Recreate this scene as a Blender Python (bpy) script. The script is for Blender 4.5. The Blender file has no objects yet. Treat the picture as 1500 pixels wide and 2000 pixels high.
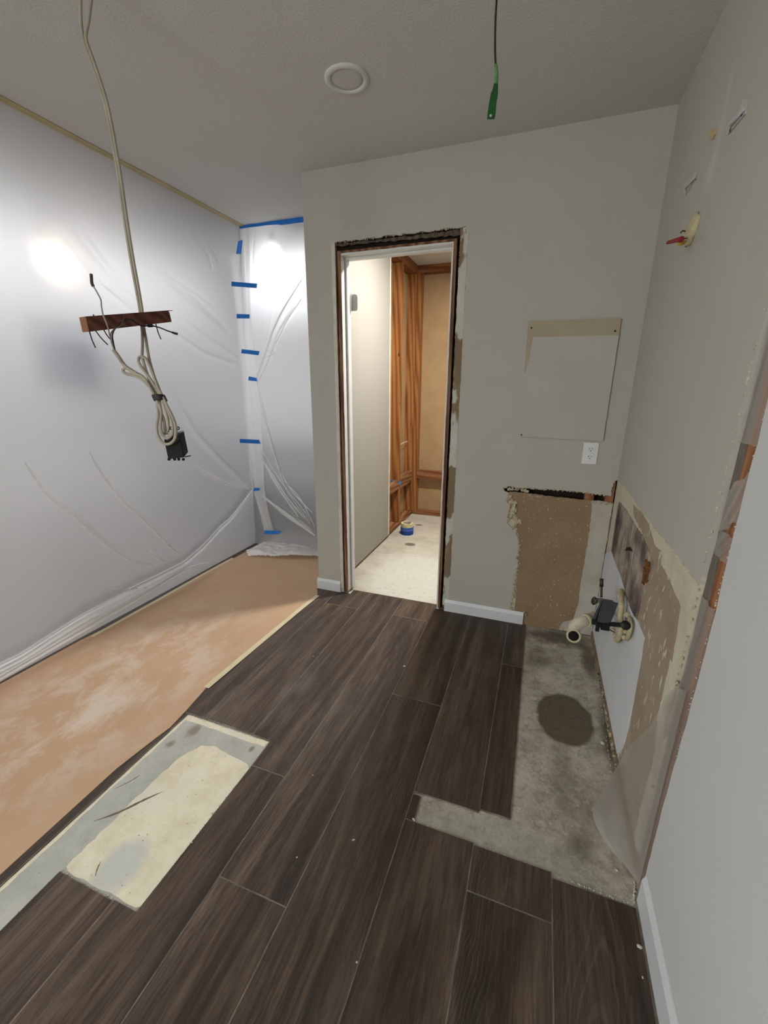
import bpy, bmesh, math, random
import numpy as np
from mathutils import Vector, Matrix
from mathutils.geometry import tessellate_polygon

# ------------------------------------------------------------------ camera, world, lights, exposure
SC = bpy.context.scene
COL = SC.collection
FPX = 830.19
CAM = Vector((0.0, 0.0, 1.35104))
RM = Matrix(((0.94016422, 0.34070051, 0.00379393), (0.10039698, -0.26637084, -0.95862768), (-0.32559434, 0.90164834, -0.28463764)))
cd = bpy.data.cameras.new('camera'); cam = bpy.data.objects.new('camera', cd); COL.objects.link(cam)
cd.sensor_fit = 'HORIZONTAL'; cd.sensor_width = 36.0; cd.lens = 36.0 * FPX / 1500.0
cd.clip_start = 0.02; cd.clip_end = 60
rot = Matrix((RM[0], -RM[1], -RM[2])).transposed()
cam.matrix_world = Matrix.Translation(CAM) @ rot.to_4x4()
SC.camera = cam
SC.view_settings.view_transform = 'Standard'; SC.view_settings.look = 'None'
SC.view_settings.gamma = 1.0; SC.view_settings.use_curve_mapping = False
SC.view_settings.exposure = 0.10
wd = bpy.data.worlds.new('world'); SC.world = wd; wd.use_nodes = True
wd.node_tree.nodes['Background'].inputs[0].default_value = (0.5, 0.5, 0.5, 1)
wd.node_tree.nodes['Background'].inputs[1].default_value = 0.05

def light(name, kind, loc, power, color=(1, 1, 1), size=0.1, size_y=None, rot=(0, 0, 0), radius=0.05, spread=None):
    l = bpy.data.lights.new(name, kind); o = bpy.data.objects.new(name, l); COL.objects.link(o)
    l.energy = power; l.color = color; o.location = loc; o.rotation_euler = rot
    if kind == 'AREA':
        l.size = size
        if size_y: l.shape = 'RECTANGLE'; l.size_y = size_y
        else: l.shape = 'DISK'
        if spread: l.spread = spread
    else: l.shadow_soft_size = radius
    return o
# the lit kitchen behind the plastic, the hallway, the bathroom beyond the door plus added fill for the room behind the viewer
light('kitchen_light', 'AREA', (-4.15, 2.0, 2.41), 66, (0.98, 0.98, 1.0), 1.5, 4.2)
light('hall_light', 'AREA', (-2.3, 4.2, 2.40), 34, (0.95, 0.97, 1.0), 1.2, 1.0)
light('bathroom_light', 'AREA', (-0.50, 2.97, 2.41), 47, (1, 0.965, 0.91), 0.16)
light('bathroom_fill', 'AREA', (0.05, 3.65, 2.41), 12, (1, 0.96, 0.88), 0.7)  # added fill, no known lamp; evens out the bathroom wall
light('rear_room_fill', 'AREA', (-1.3, -1.8, 2.41), 13, (0.98, 1.0, 0.98), 1.6, 1.6)  # unseen ceiling fill, put behind the viewer to lift the room
light('rear_side_fill', 'AREA', (-2.13, -1.9, 1.45), 100, (0.97, 1.0, 0.99), 1.5, 1.6, rot=(math.radians(90), 0, math.radians(-72)))  # no window here: area fill added to brighten the walls from rear left
light('far_bulb_light', 'POINT', (-1.985, 3.07, 2.28), 0.85, (0.96, 0.98, 1.0), radius=0.05)
light('warm_bulb_light', 'POINT', (-2.50, 1.76, 1.97), 0.85, (1, 0.82, 0.60), radius=0.05)

# ------------------------------------------------------------------ helpers
R = random.Random(5)
H, D, XR, XL = 2.44, 2.378, 0.393, -1.331

def ray(px, py):
    return RM.transposed() @ Vector(((px - 750) / FPX, (py - 1000) / FPX, 1.0))
def P(px, py, ax, v):
    d = ray(px, py); return CAM + d * ((v - CAM[ax]) / d[ax])
def PD(px, py, depth):
    return CAM + ray(px, py) * depth
def xz(px, py): p = P(px, py, 1, D); return (p.x, p.z)
def yz(px, py): p = P(px, py, 0, XR); return (p.y, p.z)

def link(name, me, mat=None, parent=None):
    o = bpy.data.objects.new(name, me); COL.objects.link(o)
    mats = mat if isinstance(mat, (list, tuple)) else [mat]
    for m in mats:
        if m: me.materials.append(m)
    if parent:
        o.parent = parent
    return o
def obj(name, bm, mat, parent=None, smooth=False, loc=None):
    me = bpy.data.meshes.new(name)
    bmesh.ops.recalc_face_normals(bm, faces=bm.faces[:])
    if loc is not None: bmesh.ops.translate(bm, verts=bm.verts[:], vec=-Vector(loc))
    if smooth:
        for f in bm.faces: f.smooth = True
    bm.to_mesh(me); bm.free()
    o = link(name, me, mat, parent)
    if loc is not None:
        o.location = Vector(loc) - (parent.location if parent else Vector())
    elif parent is not None:
        o.location = -parent.location
    return o
def tag(o, label=None, cat=None, group=None, kind=None):
    if label: o['label'] = label
    if cat: o['category'] = cat
    if group: o['group'] = group
    if kind: o['kind'] = kind
    return o
def thing(name, label, cat, loc, group=None):
    o = bpy.data.objects.new(name, None); COL.objects.link(o); o.location = loc; o.empty_display_size = 0.05
    return tag(o, label, cat, group)
def box(bm, lo, hi, bev=0.0, mi=0):
    lo, hi = Vector(lo), Vector(hi)
    r = bmesh.ops.create_cube(bm, size=1.0, matrix=Matrix.Translation((lo + hi) / 2) @ Matrix.Diagonal((hi.x - lo.x, hi.y - lo.y, hi.z - lo.z, 1)))
    fs = {f for v in r['verts'] for f in v.link_faces}
    for f in fs: f.material_index = mi
    if bev:
        bmesh.ops.bevel(bm, geom=list({e for f in fs for e in f.edges}), offset=bev, segments=2, affect='EDGES', profile=0.5)
    return bm
def BX(lo, hi, bev=0.0): return box(bmesh.new(), lo, hi, bev)
def hexa(bm, c8):
    """box from 8 corners: 4 front (around) then 4 back"""
    v = [bm.verts.new(c) for c in c8]
    for q in ((0, 1, 2, 3), (7, 6, 5, 4), (0, 4, 5, 1), (1, 5, 6, 2), (2, 6, 7, 3), (3, 7, 4, 0)): bm.faces.new([v[i] for i in q])
    return bm
def catmull(pts, n=8):
    pts = [Vector(p) for p in pts]
    if len(pts) < 3: return [pts[0].lerp(pts[-1], i / n) for i in range(n + 1)]
    ext = [pts[0] * 2 - pts[1]] + pts + [pts[-1] * 2 - pts[-2]]
    out = []
    for i in range(1, len(ext) - 2):
        a, b, c, d = ext[i - 1:i + 3]
        for k in range(n):
            t = k / n
            out.append(0.5 * ((2 * b) + (c - a) * t + (2 * a - 5 * b + 4 * c - d) * t * t + (3 * b - a - 3 * c + d) * t ** 3))
    out.append(pts[-1]); return out
def tube(bm, pts, r, sides=10, n=8, smooth=True, caps=True):
    path = catmull(pts, n) if smooth else [Vector(p) for p in pts]
    m = len(path); rings = []; up = None
    for i, p in enumerate(path):
        t = (path[min(i + 1, m - 1)] - path[max(i - 1, 0)])
        t = t.normalized() if t.length > 1e-9 else Vector((0, 0, 1))
        if up is None: up = t.orthogonal().normalized()
        up = (up - t * up.dot(t)); up = up.normalized() if up.length > 1e-6 else t.orthogonal().normalized()
        s = t.cross(up)
        rr = r(i / (m - 1)) if callable(r) else (r[min(len(r) - 1, int(i / (m - 1) * len(r)))] if isinstance(r, (list, tuple)) else r)
        rings.append([bm.verts.new(p + (up * math.cos(a) + s * math.sin(a)) * rr) for a in [2 * math.pi * k / sides for k in range(sides)]])
    for a, b in zip(rings, rings[1:]):
        for k in range(sides):
            f = bm.faces.new((a[k], a[(k + 1) % sides], b[(k + 1) % sides], b[k])); f.smooth = True
    if caps:
        bm.faces.new(rings[0][::-1]); bm.faces.new(rings[-1])
    return bm
def lathe(bm, prof, origin, axis, sides=32, smooth=True):
    """prof: list of (radius, distance along axis)"""
    ax = Vector(axis).normalized(); u = ax.orthogonal().normalized(); w = ax.cross(u); O = Vector(origin); rings = []
    for r, h in prof:
        if r < 1e-7: rings.append([bm.verts.new(O + ax * h)])
        else: rings.append([bm.verts.new(O + ax * h + (u * math.cos(a) + w * math.sin(a)) * r) for a in [2 * math.pi * k / sides for k in range(sides)]])
    for a, b in zip(rings, rings[1:]):
        for k in range(sides):
            k2 = (k + 1) % sides
            if len(a) == 1 and len(b) == 1: continue
            if len(a) == 1: vs = (a[0], b[k2], b[k])
            elif len(b) == 1: vs = (a[k], a[k2], b[0])
            else: vs = (a[k], a[k2], b[k2], b[k])
            f = bm.faces.new(vs); f.smooth = smooth
    return bm
def slab2d(bm, poly, fn, t0, t1, mi=0):
    """polygon (2D, concave allowed) extruded between depths t0 and t1; fn(u, v, t) -> 3D"""
    n = len(poly)
    tris = tessellate_polygon([[Vector((u, v, 0)) for u, v in poly]])
    A = [bm.verts.new(fn(u, v, t0)) for u, v in poly]; B = [bm.verts.new(fn(u, v, t1)) for u, v in poly]
    for t in tris:
        for S in (A, B):
            try: f = bm.faces.new([S[i] for i in t]); f.material_index = mi
            except ValueError: pass
    for i in range(n):
        j = (i + 1) % n
        f = bm.faces.new((A[i], A[j], B[j], B[i])); f.material_index = mi
    return bm
def XZ(u, v, t): return Vector((u, t, v))
def YZ(u, v, t): return Vector((t, u, v))
def XY(u, v, t): return Vector((u, v, t))
def jag(pts, step=0.012, amp=0.004, closed=False):
    """subdivide a polyline with ragged offsets"""
    out = []; m = len(pts)
    for i in range(m if closed else m - 1):
        a = Vector(pts[i]).to_2d() if len(pts[i]) > 2 else Vector(pts[i]); b = Vector(pts[(i + 1) % m])
        L = (b - a).length; k = max(1, int(L / step)); nrm = Vector((-(b - a).y, (b - a).x)).normalized() if L > 1e-9 else Vector((0, 0))
        for q in range(k):
            p = a.lerp(b, q / k)
            if q or closed: p = p + nrm * R.uniform(-amp, amp)
            out.append((p.x, p.y))
    if not closed: out.append(tuple(pts[-1][:2]))
    return out
def lumps(bm, pts, fn, r0, r1, n, depth, flat=0.6):
    """crumbs of plaster scattered along a polyline in a wall plane"""
    pts = [Vector(p) for p in pts]; seg = [(a, b, (b - a).length) for a, b in zip(pts, pts[1:])]; tot = sum(s[2] for s in seg)
    for _ in range(n):
        d = R.uniform(0, tot)
        for a, b, L in seg:
            if d <= L: break
            d -= L
        p = a.lerp(b, min(1, d / max(L, 1e-6))); r = R.uniform(r0, r1)
        u, v = p.x + R.uniform(-r, r) * 0.8, p.y + R.uniform(-r, r) * 0.8
        c = fn(u, v, depth)
        res = bmesh.ops.create_icosphere(bm, subdivisions=1, radius=r)
        s = Vector((R.uniform(.5, 1.1), R.uniform(.5, 1.1), R.uniform(.6, 1.6)))
        for w in res['verts']:
            q = Vector((w.co.x * s.x, w.co.y * s.y, w.co.z * s.z)) * R.uniform(.75, 1.2)
            w.co = c + q
    return bm

# ------------------------------------------------------------------ materials
class NT:
    def __init__(self, name):
        self.m = bpy.data.materials.new(name); self.m.use_nodes = True; self.nt = self.m.node_tree; self.nt.nodes.clear()
        self.out = self.n('ShaderNodeOutputMaterial'); self.tc = self.n('ShaderNodeTexCoord')
    def n(self, t, **kw):
        nd = self.nt.nodes.new(t)
        for k, v in kw.items():
            if k in nd.inputs:
                nd.inputs[k].default_value = v
            else: setattr(nd, k, v)
        return nd
    def l(self, a, b): self.nt.links.new(a, b); return b
    def map(self, scale=(1, 1, 1), loc=(0, 0, 0), rot=(0, 0, 0), src=None):
        mp = self.n('ShaderNodeMapping'); self.l(src or self.tc.outputs['Object'], mp.inputs['Vector'])
        mp.inputs['Scale'].default_value = scale; mp.inputs['Location'].default_value = loc; mp.inputs['Rotation'].default_value = rot
        return mp.outputs[0]
    def noise(self, scale, detail=4, rough=0.55, vec=None, dist=0.0):
        nz = self.n('ShaderNodeTexNoise'); nz.inputs['Scale'].default_value = scale; nz.inputs['Detail'].default_value = detail
        nz.inputs['Roughness'].default_value = rough; nz.inputs['Distortion'].default_value = dist
        self.l(vec or self.tc.outputs['Object'], nz.inputs['Vector']); return nz.outputs['Fac']
    def ramp(self, fac, stops):
        r = self.n('ShaderNodeValToRGB'); e = r.color_ramp.elements
        while len(e) < len(stops): e.new(0.5)
        for el, (p, c) in zip(e, stops):
            el.position = p; el.color = (c if len(c) == 4 else (*c, 1)) if not isinstance(c, (int, float)) else (c, c, c, 1)
        self.l(fac, r.inputs[0]); return r.outputs[0]
    def mix(self, fac, a, b, mode='MIX'):
        mx = self.n('ShaderNodeMix', data_type='RGBA', blend_type=mode)
        for s, i in ((fac, 0), (a, 6), (b, 7)):
            if isinstance(s, (int, float)): mx.inputs[i].default_value = s if i == 0 else (s, s, s, 1)
            elif isinstance(s, tuple): mx.inputs[i].default_value = (*s, 1)
            else: self.l(s, mx.inputs[i])
        return mx.outputs[2]
    def math(self, op, a, b=None):
        m = self.n('ShaderNodeMath', operation=op)
        for s, i in ((a, 0), (b, 1)):
            if s is None: continue
            if isinstance(s, (int, float)): m.inputs[i].default_value = s
            else: self.l(s, m.inputs[i])
        return m.outputs[0]
    def blob(self, c, r, soft=0.15, wob=0.25, wscale=14.0, vec=None):
        """1 inside an ellipsoid of radii r around c with a ragged edge, 0 outside"""
        mp = self.n('ShaderNodeVectorMath', operation='SUBTRACT'); self.l(vec or self.tc.outputs['Object'], mp.inputs[0]); mp.inputs[1].default_value = c
        dv = self.n('ShaderNodeVectorMath', operation='DIVIDE'); self.l(mp.outputs[0], dv.inputs[0]); dv.inputs[1].default_value = r
        ln = self.n('ShaderNodeVectorMath', operation='LENGTH'); self.l(dv.outputs[0], ln.inputs[0])
        nz = self.noise(wscale, 5, 0.6, vec)
        s = self.math('ADD', ln.outputs['Value'], self.math('MULTIPLY', self.math('SUBTRACT', nz, 0.5), wob * 2))
        return self.ramp(s, [(max(0, 1 - soft), 1.0), (min(1, 1.0), 0.0)]) if soft > 0 else s
    def bsdf(self, col, rough=0.7, bump=None, bstr=0.2, bdist=0.002, metal=0.0, spec=0.3):
        b = self.n('ShaderNodeBsdfPrincipled')
        if isinstance(col, tuple): b.inputs['Base Color'].default_value = (*col, 1)
        else: self.l(col, b.inputs['Base Color'])
        if isinstance(rough, (int, float)): b.inputs['Roughness'].default_value = rough
        else: self.l(rough, b.inputs['Roughness'])
        b.inputs['Metallic'].default_value = metal; b.inputs['Specular IOR Level'].default_value = spec
        if bump is not None:
            bp = self.n('ShaderNodeBump'); bp.inputs['Strength'].default_value = bstr; bp.inputs['Distance'].default_value = bdist
            self.l(bump, bp.inputs['Height']); self.l(bp.outputs[0], b.inputs['Normal'])
        self.l(b.outputs[0], self.out.inputs[0]); return b

def simple(name, c1, c2=None, scale=8, rough=0.6, bstr=0.15, bscale=None, metal=0.0, spec=0.3, stretch=(1, 1, 1), lo=0.35, hi=0.65, bdist=0.002):
    t = NT(name); v = t.map(stretch)
    col = t.ramp(t.noise(scale, 5, 0.6, v), [(lo, c1), (hi, c2 or c1)])
    bm = t.noise(bscale or scale * 6, 4, 0.6, v) if bstr else None
    t.bsdf(col, rough, bm, bstr, bdist, metal, spec); return t.m

def wood(name, dark, mid, light_, axis, scale=1.0, knots=()):
    """construction lumber with grain along an axis; knots are dark ovals"""
    t = NT(name); s = [26, 26, 26]; s[axis] = 1.3
    v = t.map(tuple(x * scale for x in s))
    n1 = t.noise(1.0, 6, 0.62, v, 0.6); n2 = t.noise(3.2, 3, 0.5, v)
    s2 = [7, 7, 7]; s2[axis] = 0.55
    w = t.n('ShaderNodeTexWave', wave_type='BANDS', bands_direction='DIAGONAL'); w.inputs['Scale'].default_value = 1.7; w.inputs['Distortion'].default_value = 9; w.inputs['Detail'].default_value = 2; w.inputs['Detail Scale'].default_value = 0.7
    t.l(t.map(tuple(x * scale for x in s2)), w.inputs['Vector'])
    f = t.math('ADD', t.math('MULTIPLY', n1, 0.6), t.math('MULTIPLY', w.outputs['Fac'], 0.4))
    col = t.ramp(f, [(0.25, dark), (0.5, mid), (0.78, light_)])
    col = t.mix(t.math('MULTIPLY', n2, 0.25), col, tuple(x * 0.7 for x in dark))
    for c, r in knots:
        col = t.mix(t.blob(c, r, 0.5, 0.1, 30), col, (0.06, 0.018, 0.006))
    t.bsdf(col, 0.65, n1, 0.25, 0.001, 0, 0.25); return t.m

def paint(name, c, var=0.04, bump=0.35, bscale=260, rough=0.75, dirt=0.0):
    t = NT(name); n = t.noise(3.0, 4, 0.6); c2 = tuple(x * (1 - var) for x in c)
    col = t.ramp(n, [(0.35, c), (0.65, c2)])
    if dirt: col = t.mix(t.math('MULTIPLY', t.ramp(t.noise(9, 6, 0.7), [(0.6, 0.0), (0.8, 1.0)]), dirt), col, (0.1, 0.09, 0.07))
    t.bsdf(col, rough, t.noise(bscale, 3, 0.6), bump, 0.003, 0, 0.25); return t.m

M_WALL = paint('greige_paint', (0.455, 0.435, 0.385))
def wallr():
    t = NT('greige_paint_right'); n = t.noise(3.0, 4, 0.6); col = t.ramp(n, [(0.35, (0.455, 0.435, 0.385)), (0.65, (0.437, 0.418, 0.37))])
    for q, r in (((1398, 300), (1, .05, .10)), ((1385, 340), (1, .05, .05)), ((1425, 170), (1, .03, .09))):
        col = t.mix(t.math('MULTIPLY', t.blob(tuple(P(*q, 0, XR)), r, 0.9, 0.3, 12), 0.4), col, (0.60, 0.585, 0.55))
    t.bsdf(col, 0.75, t.noise(260, 3, 0.6), 0.35, 0.003, 0, 0.25); return t.m
M_WALLR = wallr()
M_WHITEW = paint('white_primer', (0.57, 0.57, 0.56), 0.03, 0.25, 200, 0.7)
M_CEIL = paint('ceiling_texture', (0.57, 0.56, 0.535), 0.03, 0.7, 130, 0.9)
M_KWALL = paint('kitchen_wall', (0.66, 0.65, 0.64))
M_BATHW = paint('bathroom_wall', (0.31, 0.293, 0.262), 0.03, 0.2)
M_TRIM = simple('white_trim', (0.68, 0.69, 0.70), (0.62, 0.63, 0.64), 6, 0.35, 0.05, 60, spec=0.5)
M_JAMB = simple('jamb_white', (0.66, 0.66, 0.63), (0.60, 0.60, 0.57), 10, 0.45, 0.05, 90, spec=0.4)
M_RAWEDGE = wood('raw_jamb_edge', (0.09, 0.035, 0.015), (0.19, 0.085, 0.04), (0.30, 0.16, 0.09), 2)
M_DARKGAP = simple('dark_cavity', (0.012, 0.008, 0.005), (0.025, 0.016, 0.010), 12, 0.95, 0.0)
M_STUD = wood('fir_stud', (0.17, 0.055, 0.013), (0.31, 0.122, 0.034), (0.40, 0.185, 0.062), 2, 1.0,
              [((-1.26, 3.9, 1.62), (0.010, 0.2, 0.022)), ((-1.245, 3.9, 1.2), (0.005, 0.2, 0.008)), ((-1.265, 4.32, 0.98), (0.006, 0.2, 0.012))])
M_PLATE = wood('fir_plate', (0.13, 0.048, 0.016), (0.24, 0.105, 0.044), (0.33, 0.18, 0.09), 1)
M_PLATEX = wood('fir_plate_cross', (0.13, 0.042, 0.014), (0.23, 0.088, 0.034), (0.30, 0.14, 0.06), 0)
M_STUDR = wood('old_stud', (0.20, 0.075, 0.03), (0.34, 0.14, 0.06), (0.42, 0.20, 0.10), 2)
M_BROWNB = simple('drywall_back_paper', (0.40, 0.265, 0.14), (0.34, 0.22, 0.112), 5, 0.85, 0.1, 90)
M_CREAM = simple('joint_compound', (0.60, 0.56, 0.44), (0.50, 0.46, 0.35), 14, 0.9, 0.5, 60, bdist=0.004)
M_CREAMCR = simple('broken_plaster', (0.58, 0.52, 0.38), (0.33, 0.27, 0.18), 45, 0.9, 0.5, 120, bdist=0.004)
M_GREYPAT = simple('patch_grey', (0.50, 0.47, 0.40), (0.41, 0.375, 0.31), 10, 0.85, 0.3, 50)
M_WHITEB = simple('white_board', (0.66, 0.67, 0.69), (0.58, 0.59, 0.61), 3, 0.6, 0.15, 20)
def flecked(name, c1, c2, fleck=(0.55, 0.5, 0.4), stretch=(1, 1, 1), fs=60, thr=0.70):
    t = NT(name); v = t.map(stretch)
    col = t.ramp(t.noise(6, 5, 0.6), [(0.3, c1), (0.7, c2)])
    col = t.mix(t.ramp(t.noise(fs, 2, 0.4, v), [(thr, 0.0), (thr + 0.03, 1.0)]), col, fleck)
    t.bsdf(col, 0.9, t.noise(150, 4), 0.3, 0.002); return t.m
M_TORN = flecked('torn_brown_paper', (0.30, 0.21, 0.125), (0.245, 0.165, 0.095), (0.48, 0.43, 0.34), (1.6, 1, 1), 85, 0.69)
M_TORNR = flecked('torn_tan_paper', (0.36, 0.29, 0.215), (0.29, 0.225, 0.16), (0.60, 0.57, 0.50), (1, 1.4, 0.35), 70, 0.66)
def mold():
    t = NT('mouldy_paper'); v = t.map((1, 60, 5), rot=(0.12, 0, 0))
    st = t.noise(1.0, 6, 0.75, v, 0.5)
    base = t.ramp(st, [(0.25, (0.17, 0.13, 0.10)), (0.50, (0.40, 0.33, 0.265)), (0.75, (0.66, 0.59, 0.50))])
    dk = t.ramp(t.noise(8, 5, 0.65), [(0.38, 1.0), (0.58, 0.0)])
    col = t.mix(t.math('MULTIPLY', dk, 0.62), base, (0.045, 0.033, 0.031))
    for (px, py), r, k in (((1208, 1012), (1, .16, .10), .95), ((1201, 1060), (1, .10, .12), .9), ((1240, 1195), (1, .10, .09), .98), ((1234, 1155), (1, .09, .11), .8), ((1228, 1085), (1, .07, .05), .85), ((1258, 1080), (1, .07, .08), .85), ((1246, 1050), (1, .10, .05), .7)):
        c = P(px, py, 0, XR); col = t.mix(t.math('MULTIPLY', t.blob(tuple(c), r, 0.8, 0.55, 22), k), col, t.mix(st, (0.020, 0.014, 0.014), (0.10, 0.075, 0.07)))
    t.bsdf(col, 0.9, st, 0.6, 0.003); return t.m
M_MOLD = mold()
M_ROT = simple('rusty_insulation', (0.22, 0.085, 0.02), (0.07, 0.03, 0.012), 60, 0.95, 0.8, 120, bdist=0.006)

def plank_mat():
    t = NT('vinyl_plank'); info = t.n('ShaderNodeObjectInfo')
    off = t.n('ShaderNodeCombineXYZ'); t.l(t.math('MULTIPLY', info.outputs['Random'], 37.0), off.inputs[1]); t.l(t.math('MULTIPLY', info.outputs['Random'], 91.0), off.inputs[0]); t.l(t.math('MULTIPLY', info.outputs['Random'], 17.0), off.inputs[2])
    ad = t.n('ShaderNodeVectorMath', operation='ADD'); t.l(t.tc.outputs['Object'], ad.inputs[0]); t.l(off.outputs[0], ad.inputs[1]); src = ad.outputs[0]
    broad = t.noise(1.0, 5, 0.62, t.map((10, 0.75, 1), src=src), 1.2)
    fine = t.noise(1.0, 8, 0.78, t.map((95, 4.5, 1), src=src), 0.8)
    pores = t.noise(1.0, 4, 0.7, t.map((210, 12, 1), src=src), 0.3)
    bl = t.noise(1.0, 3, 0.5, t.map((6.5, 1.5, 1), loc=(5, 3, 0), src=src), 0.8)
    # cathedral grain: nested arches around a centre line of each board, wherever the mask allows
    sx = t.n('ShaderNodeSeparateXYZ'); t.l(t.tc.outputs['Object'], sx.inputs[0])
    wx = t.math('ADD', sx.outputs[0], t.math('MULTIPLY', t.math('SUBTRACT', t.noise(1.0, 3, 0.5, t.map((5, 2.4, 1), src=src)), 0.5), 0.13))
    par = t.math('ADD', t.math('MULTIPLY', t.math('MULTIPLY', wx, wx), 95.0), t.math('MULTIPLY', sx.outputs[1], 1.1))
    ring = t.math('SINE', t.math('MULTIPLY', t.math('ADD', par, t.math('MULTIPLY', info.outputs['Random'], 9.0)), 42.0))
    rm = t.ramp(t.noise(1.0, 2, 0.5, t.map((5, 1.3, 1), loc=(9, 1, 0), src=src)), [(0.50, 0.0), (0.66, 1.0)])
    ring = t.math('MULTIPLY', t.ramp(ring, [(0.62, 0.0), (0.95, 1.0)]), t.math('MULTIPLY', rm, t.ramp(fine, [(0.35, 0.0), (0.6, 1.0)])))
    col = t.ramp(broad, [(0.28, (0.028, 0.020, 0.015)), (0.43, (0.060, 0.041, 0.030)), (0.56, (0.106, 0.073, 0.051)), (0.72, (0.175, 0.125, 0.091))])
    col = t.mix(t.math('MULTIPLY', t.ramp(bl, [(0.54, 0.0), (0.70, 1.0)]), 0.55), col, (0.040, 0.036, 0.036))
    col = t.mix(t.math('MULTIPLY', t.ramp(fine, [(0.40, 1.0), (0.58, 0.0)]), 0.6), col, (0.020, 0.015, 0.012))
    col = t.mix(t.math('MULTIPLY', t.ramp(pores, [(0.56, 0.0), (0.70, 1.0)]), 0.28), col, (0.16, 0.125, 0.10))
    col = t.mix(t.math('MULTIPLY', ring, 0.24), col, (0.22, 0.185, 0.165))
    wv = t.n('ShaderNodeNewGeometry').outputs['Position']
    # plaster dust trodden over the boards
    dust = t.ramp(t.noise(1.0, 6, 0.7, t.map((9, 3.0, 1), src=wv)), [(0.48, 0.0), (0.78, 1.0)])
    near = t.blob((-0.95, 1.30, 0), (0.35, 0.45, 1), 0.7, 0.4, 5, wv)
    df = t.math('ADD', t.math('MULTIPLY', dust, 0.045), t.math('MULTIPLY', t.math('MULTIPLY', near, dust), 0.16))
    col = t.mix(df, col, (0.42, 0.385, 0.36))
    t.bsdf(col, t.ramp(fine, [(0.3, 0.40), (0.7, 0.56)]), fine, 0.12, 0.0008, 0, 0.24); return t.m
M_PLANK = plank_mat()
M_BEVEL = simple('dusty_plank_bevel', (0.27, 0.23, 0.195), (0.10, 0.078, 0.062), 14, 0.8, 0.0)

def slab_mat():
    t = NT('concrete_slab'); v = t.tc.outputs['Object']
    n = t.noise(6, 8, 0.7); fine = t.noise(70, 6, 0.75)
    col = t.ramp(n, [(0.28, (0.23, 0.20, 0.15)), (0.5, (0.43, 0.395, 0.325)), (0.72, (0.62, 0.58, 0.49))])
    col = t.mix(t.math('MULTIPLY', t.ramp(t.noise(16, 8, 0.75, dist=0.6), [(0.52, 0.0), (0.66, 1.0)]), 0.5), col, (0.66, 0.63, 0.56))
    col = t.mix(t.math('MULTIPLY', t.ramp(fine, [(0.56, 0.0), (0.66, 1.0)]), 0.40), col, (0.17, 0.15, 0.12))
    col = t.mix(t.math('MULTIPLY', t.ramp(t.noise(34, 6, 0.75, dist=0.4), [(0.50, 0.0), (0.62, 1.0)]), 0.5), col, (0.19, 0.165, 0.125))
    col = t.mix(t.math('MULTIPLY', t.ramp(t.noise(120, 3, 0.6), [(0.60, 0.0), (0.68, 1.0)]), 0.45), col, (0.70, 0.67, 0.58))
    # brown damp along the far edge and the wall
    for c, r, k in (((0.20, 2.30, 0), (0.24, 0.10, 1), 0.75), ((0.40, 1.62, 0), (0.05, 0.30, 1), 0.8), ((0.36, 2.15, 0), (0.05, 0.2, 1), 0.7), ((0.10, 2.08, 0), (0.09, 0.14, 1), 0.5), ((0.20, 1.36, 0), (0.05, 0.28, 1), 0.35), ((0.25, 1.11, 0), (0.05, 0.07, 1), 0.5)):
        col = t.mix(t.math('MULTIPLY', t.blob(c, r, 0.6, 0.45, 16), k), col, (0.085, 0.066, 0.04))
    # pale skim on the front run and grey levelling
    col = t.mix(t.math('MULTIPLY', t.blob((0.02, 1.03, 0), (0.30, 0.10, 1), 0.4, 0.25, 12), 0.45), col, (0.34, 0.335, 0.28))
    # damp spot
    wet = t.blob((0.222, 1.665, 0), (0.118, 0.162, 1), 0.10, 0.14, 16)
    col = t.mix(wet, col, t.ramp(fine, [(0.35, (0.095, 0.08, 0.052)), (0.65, (0.15, 0.125, 0.085))]))
    rough = t.mix(wet, 0.92, 0.42)
    t.bsdf(col, rough, fine, 0.5, 0.003, 0, 0.3); return t.m
M_SLAB = slab_mat()
def adhesive_mat():
    t = NT('cream_adhesive'); n = t.noise(11, 7, 0.7)
    col = t.ramp(n, [(0.3, (0.58, 0.53, 0.40)), (0.55, (0.70, 0.65, 0.50)), (0.75, (0.74, 0.70, 0.57))])
    grey = t.ramp(t.noise(5.5, 4, 0.6), [(0.52, 0.0), (0.62, 1.0)])
    col = t.mix(t.math('MULTIPLY', grey, 0.45), col, (0.58, 0.585, 0.54))
    col = t.mix(t.math('MULTIPLY', t.blob((-1.03, 0.585, 0), (0.075, 0.10, 1), 0.4, 0.3, 14), 0.8), col, (0.47, 0.485, 0.46))
    col = t.mix(t.ramp(t.noise(90, 3, 0.6), [(0.68, 0.0), (0.74, 1.0)]), col, (0.14, 0.11, 0.07))
    t.bsdf(col, 0.85, t.noise(60, 6, 0.7), 0.4, 0.003); return t.m
M_ADH = adhesive_mat()
def greyband_mat():
    t = NT('grey_adhesive'); n = t.noise(9, 7, 0.7)
    col = t.ramp(n, [(0.3, (0.34, 0.34, 0.30)), (0.6, (0.44, 0.44, 0.40)), (0.8, (0.56, 0.53, 0.42))])
    for c, r in (((-1.21, 1.065, 0), (0.03, 0.045, 1)), ((-1.245, 0.98, 0), (0.02, 0.025, 1)), ((-0.93, 1.07, 0), (0.012, 0.02, 1))):
        col = t.mix(t.math('MULTIPLY', t.blob(c, r, 0.7, 0.5, 40), 0.7), col, (0.16, 0.115, 0.06))
    col = t.mix(t.ramp(t.noise(80, 3, 0.6), [(0.68, 0.0), (0.75, 0.8)]), col, (0.14, 0.11, 0.07))
    t.bsdf(col, 0.85, t.noise(60, 6, 0.7), 0.35, 0.003); return t.m
M_GBAND = greyband_mat()
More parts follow.
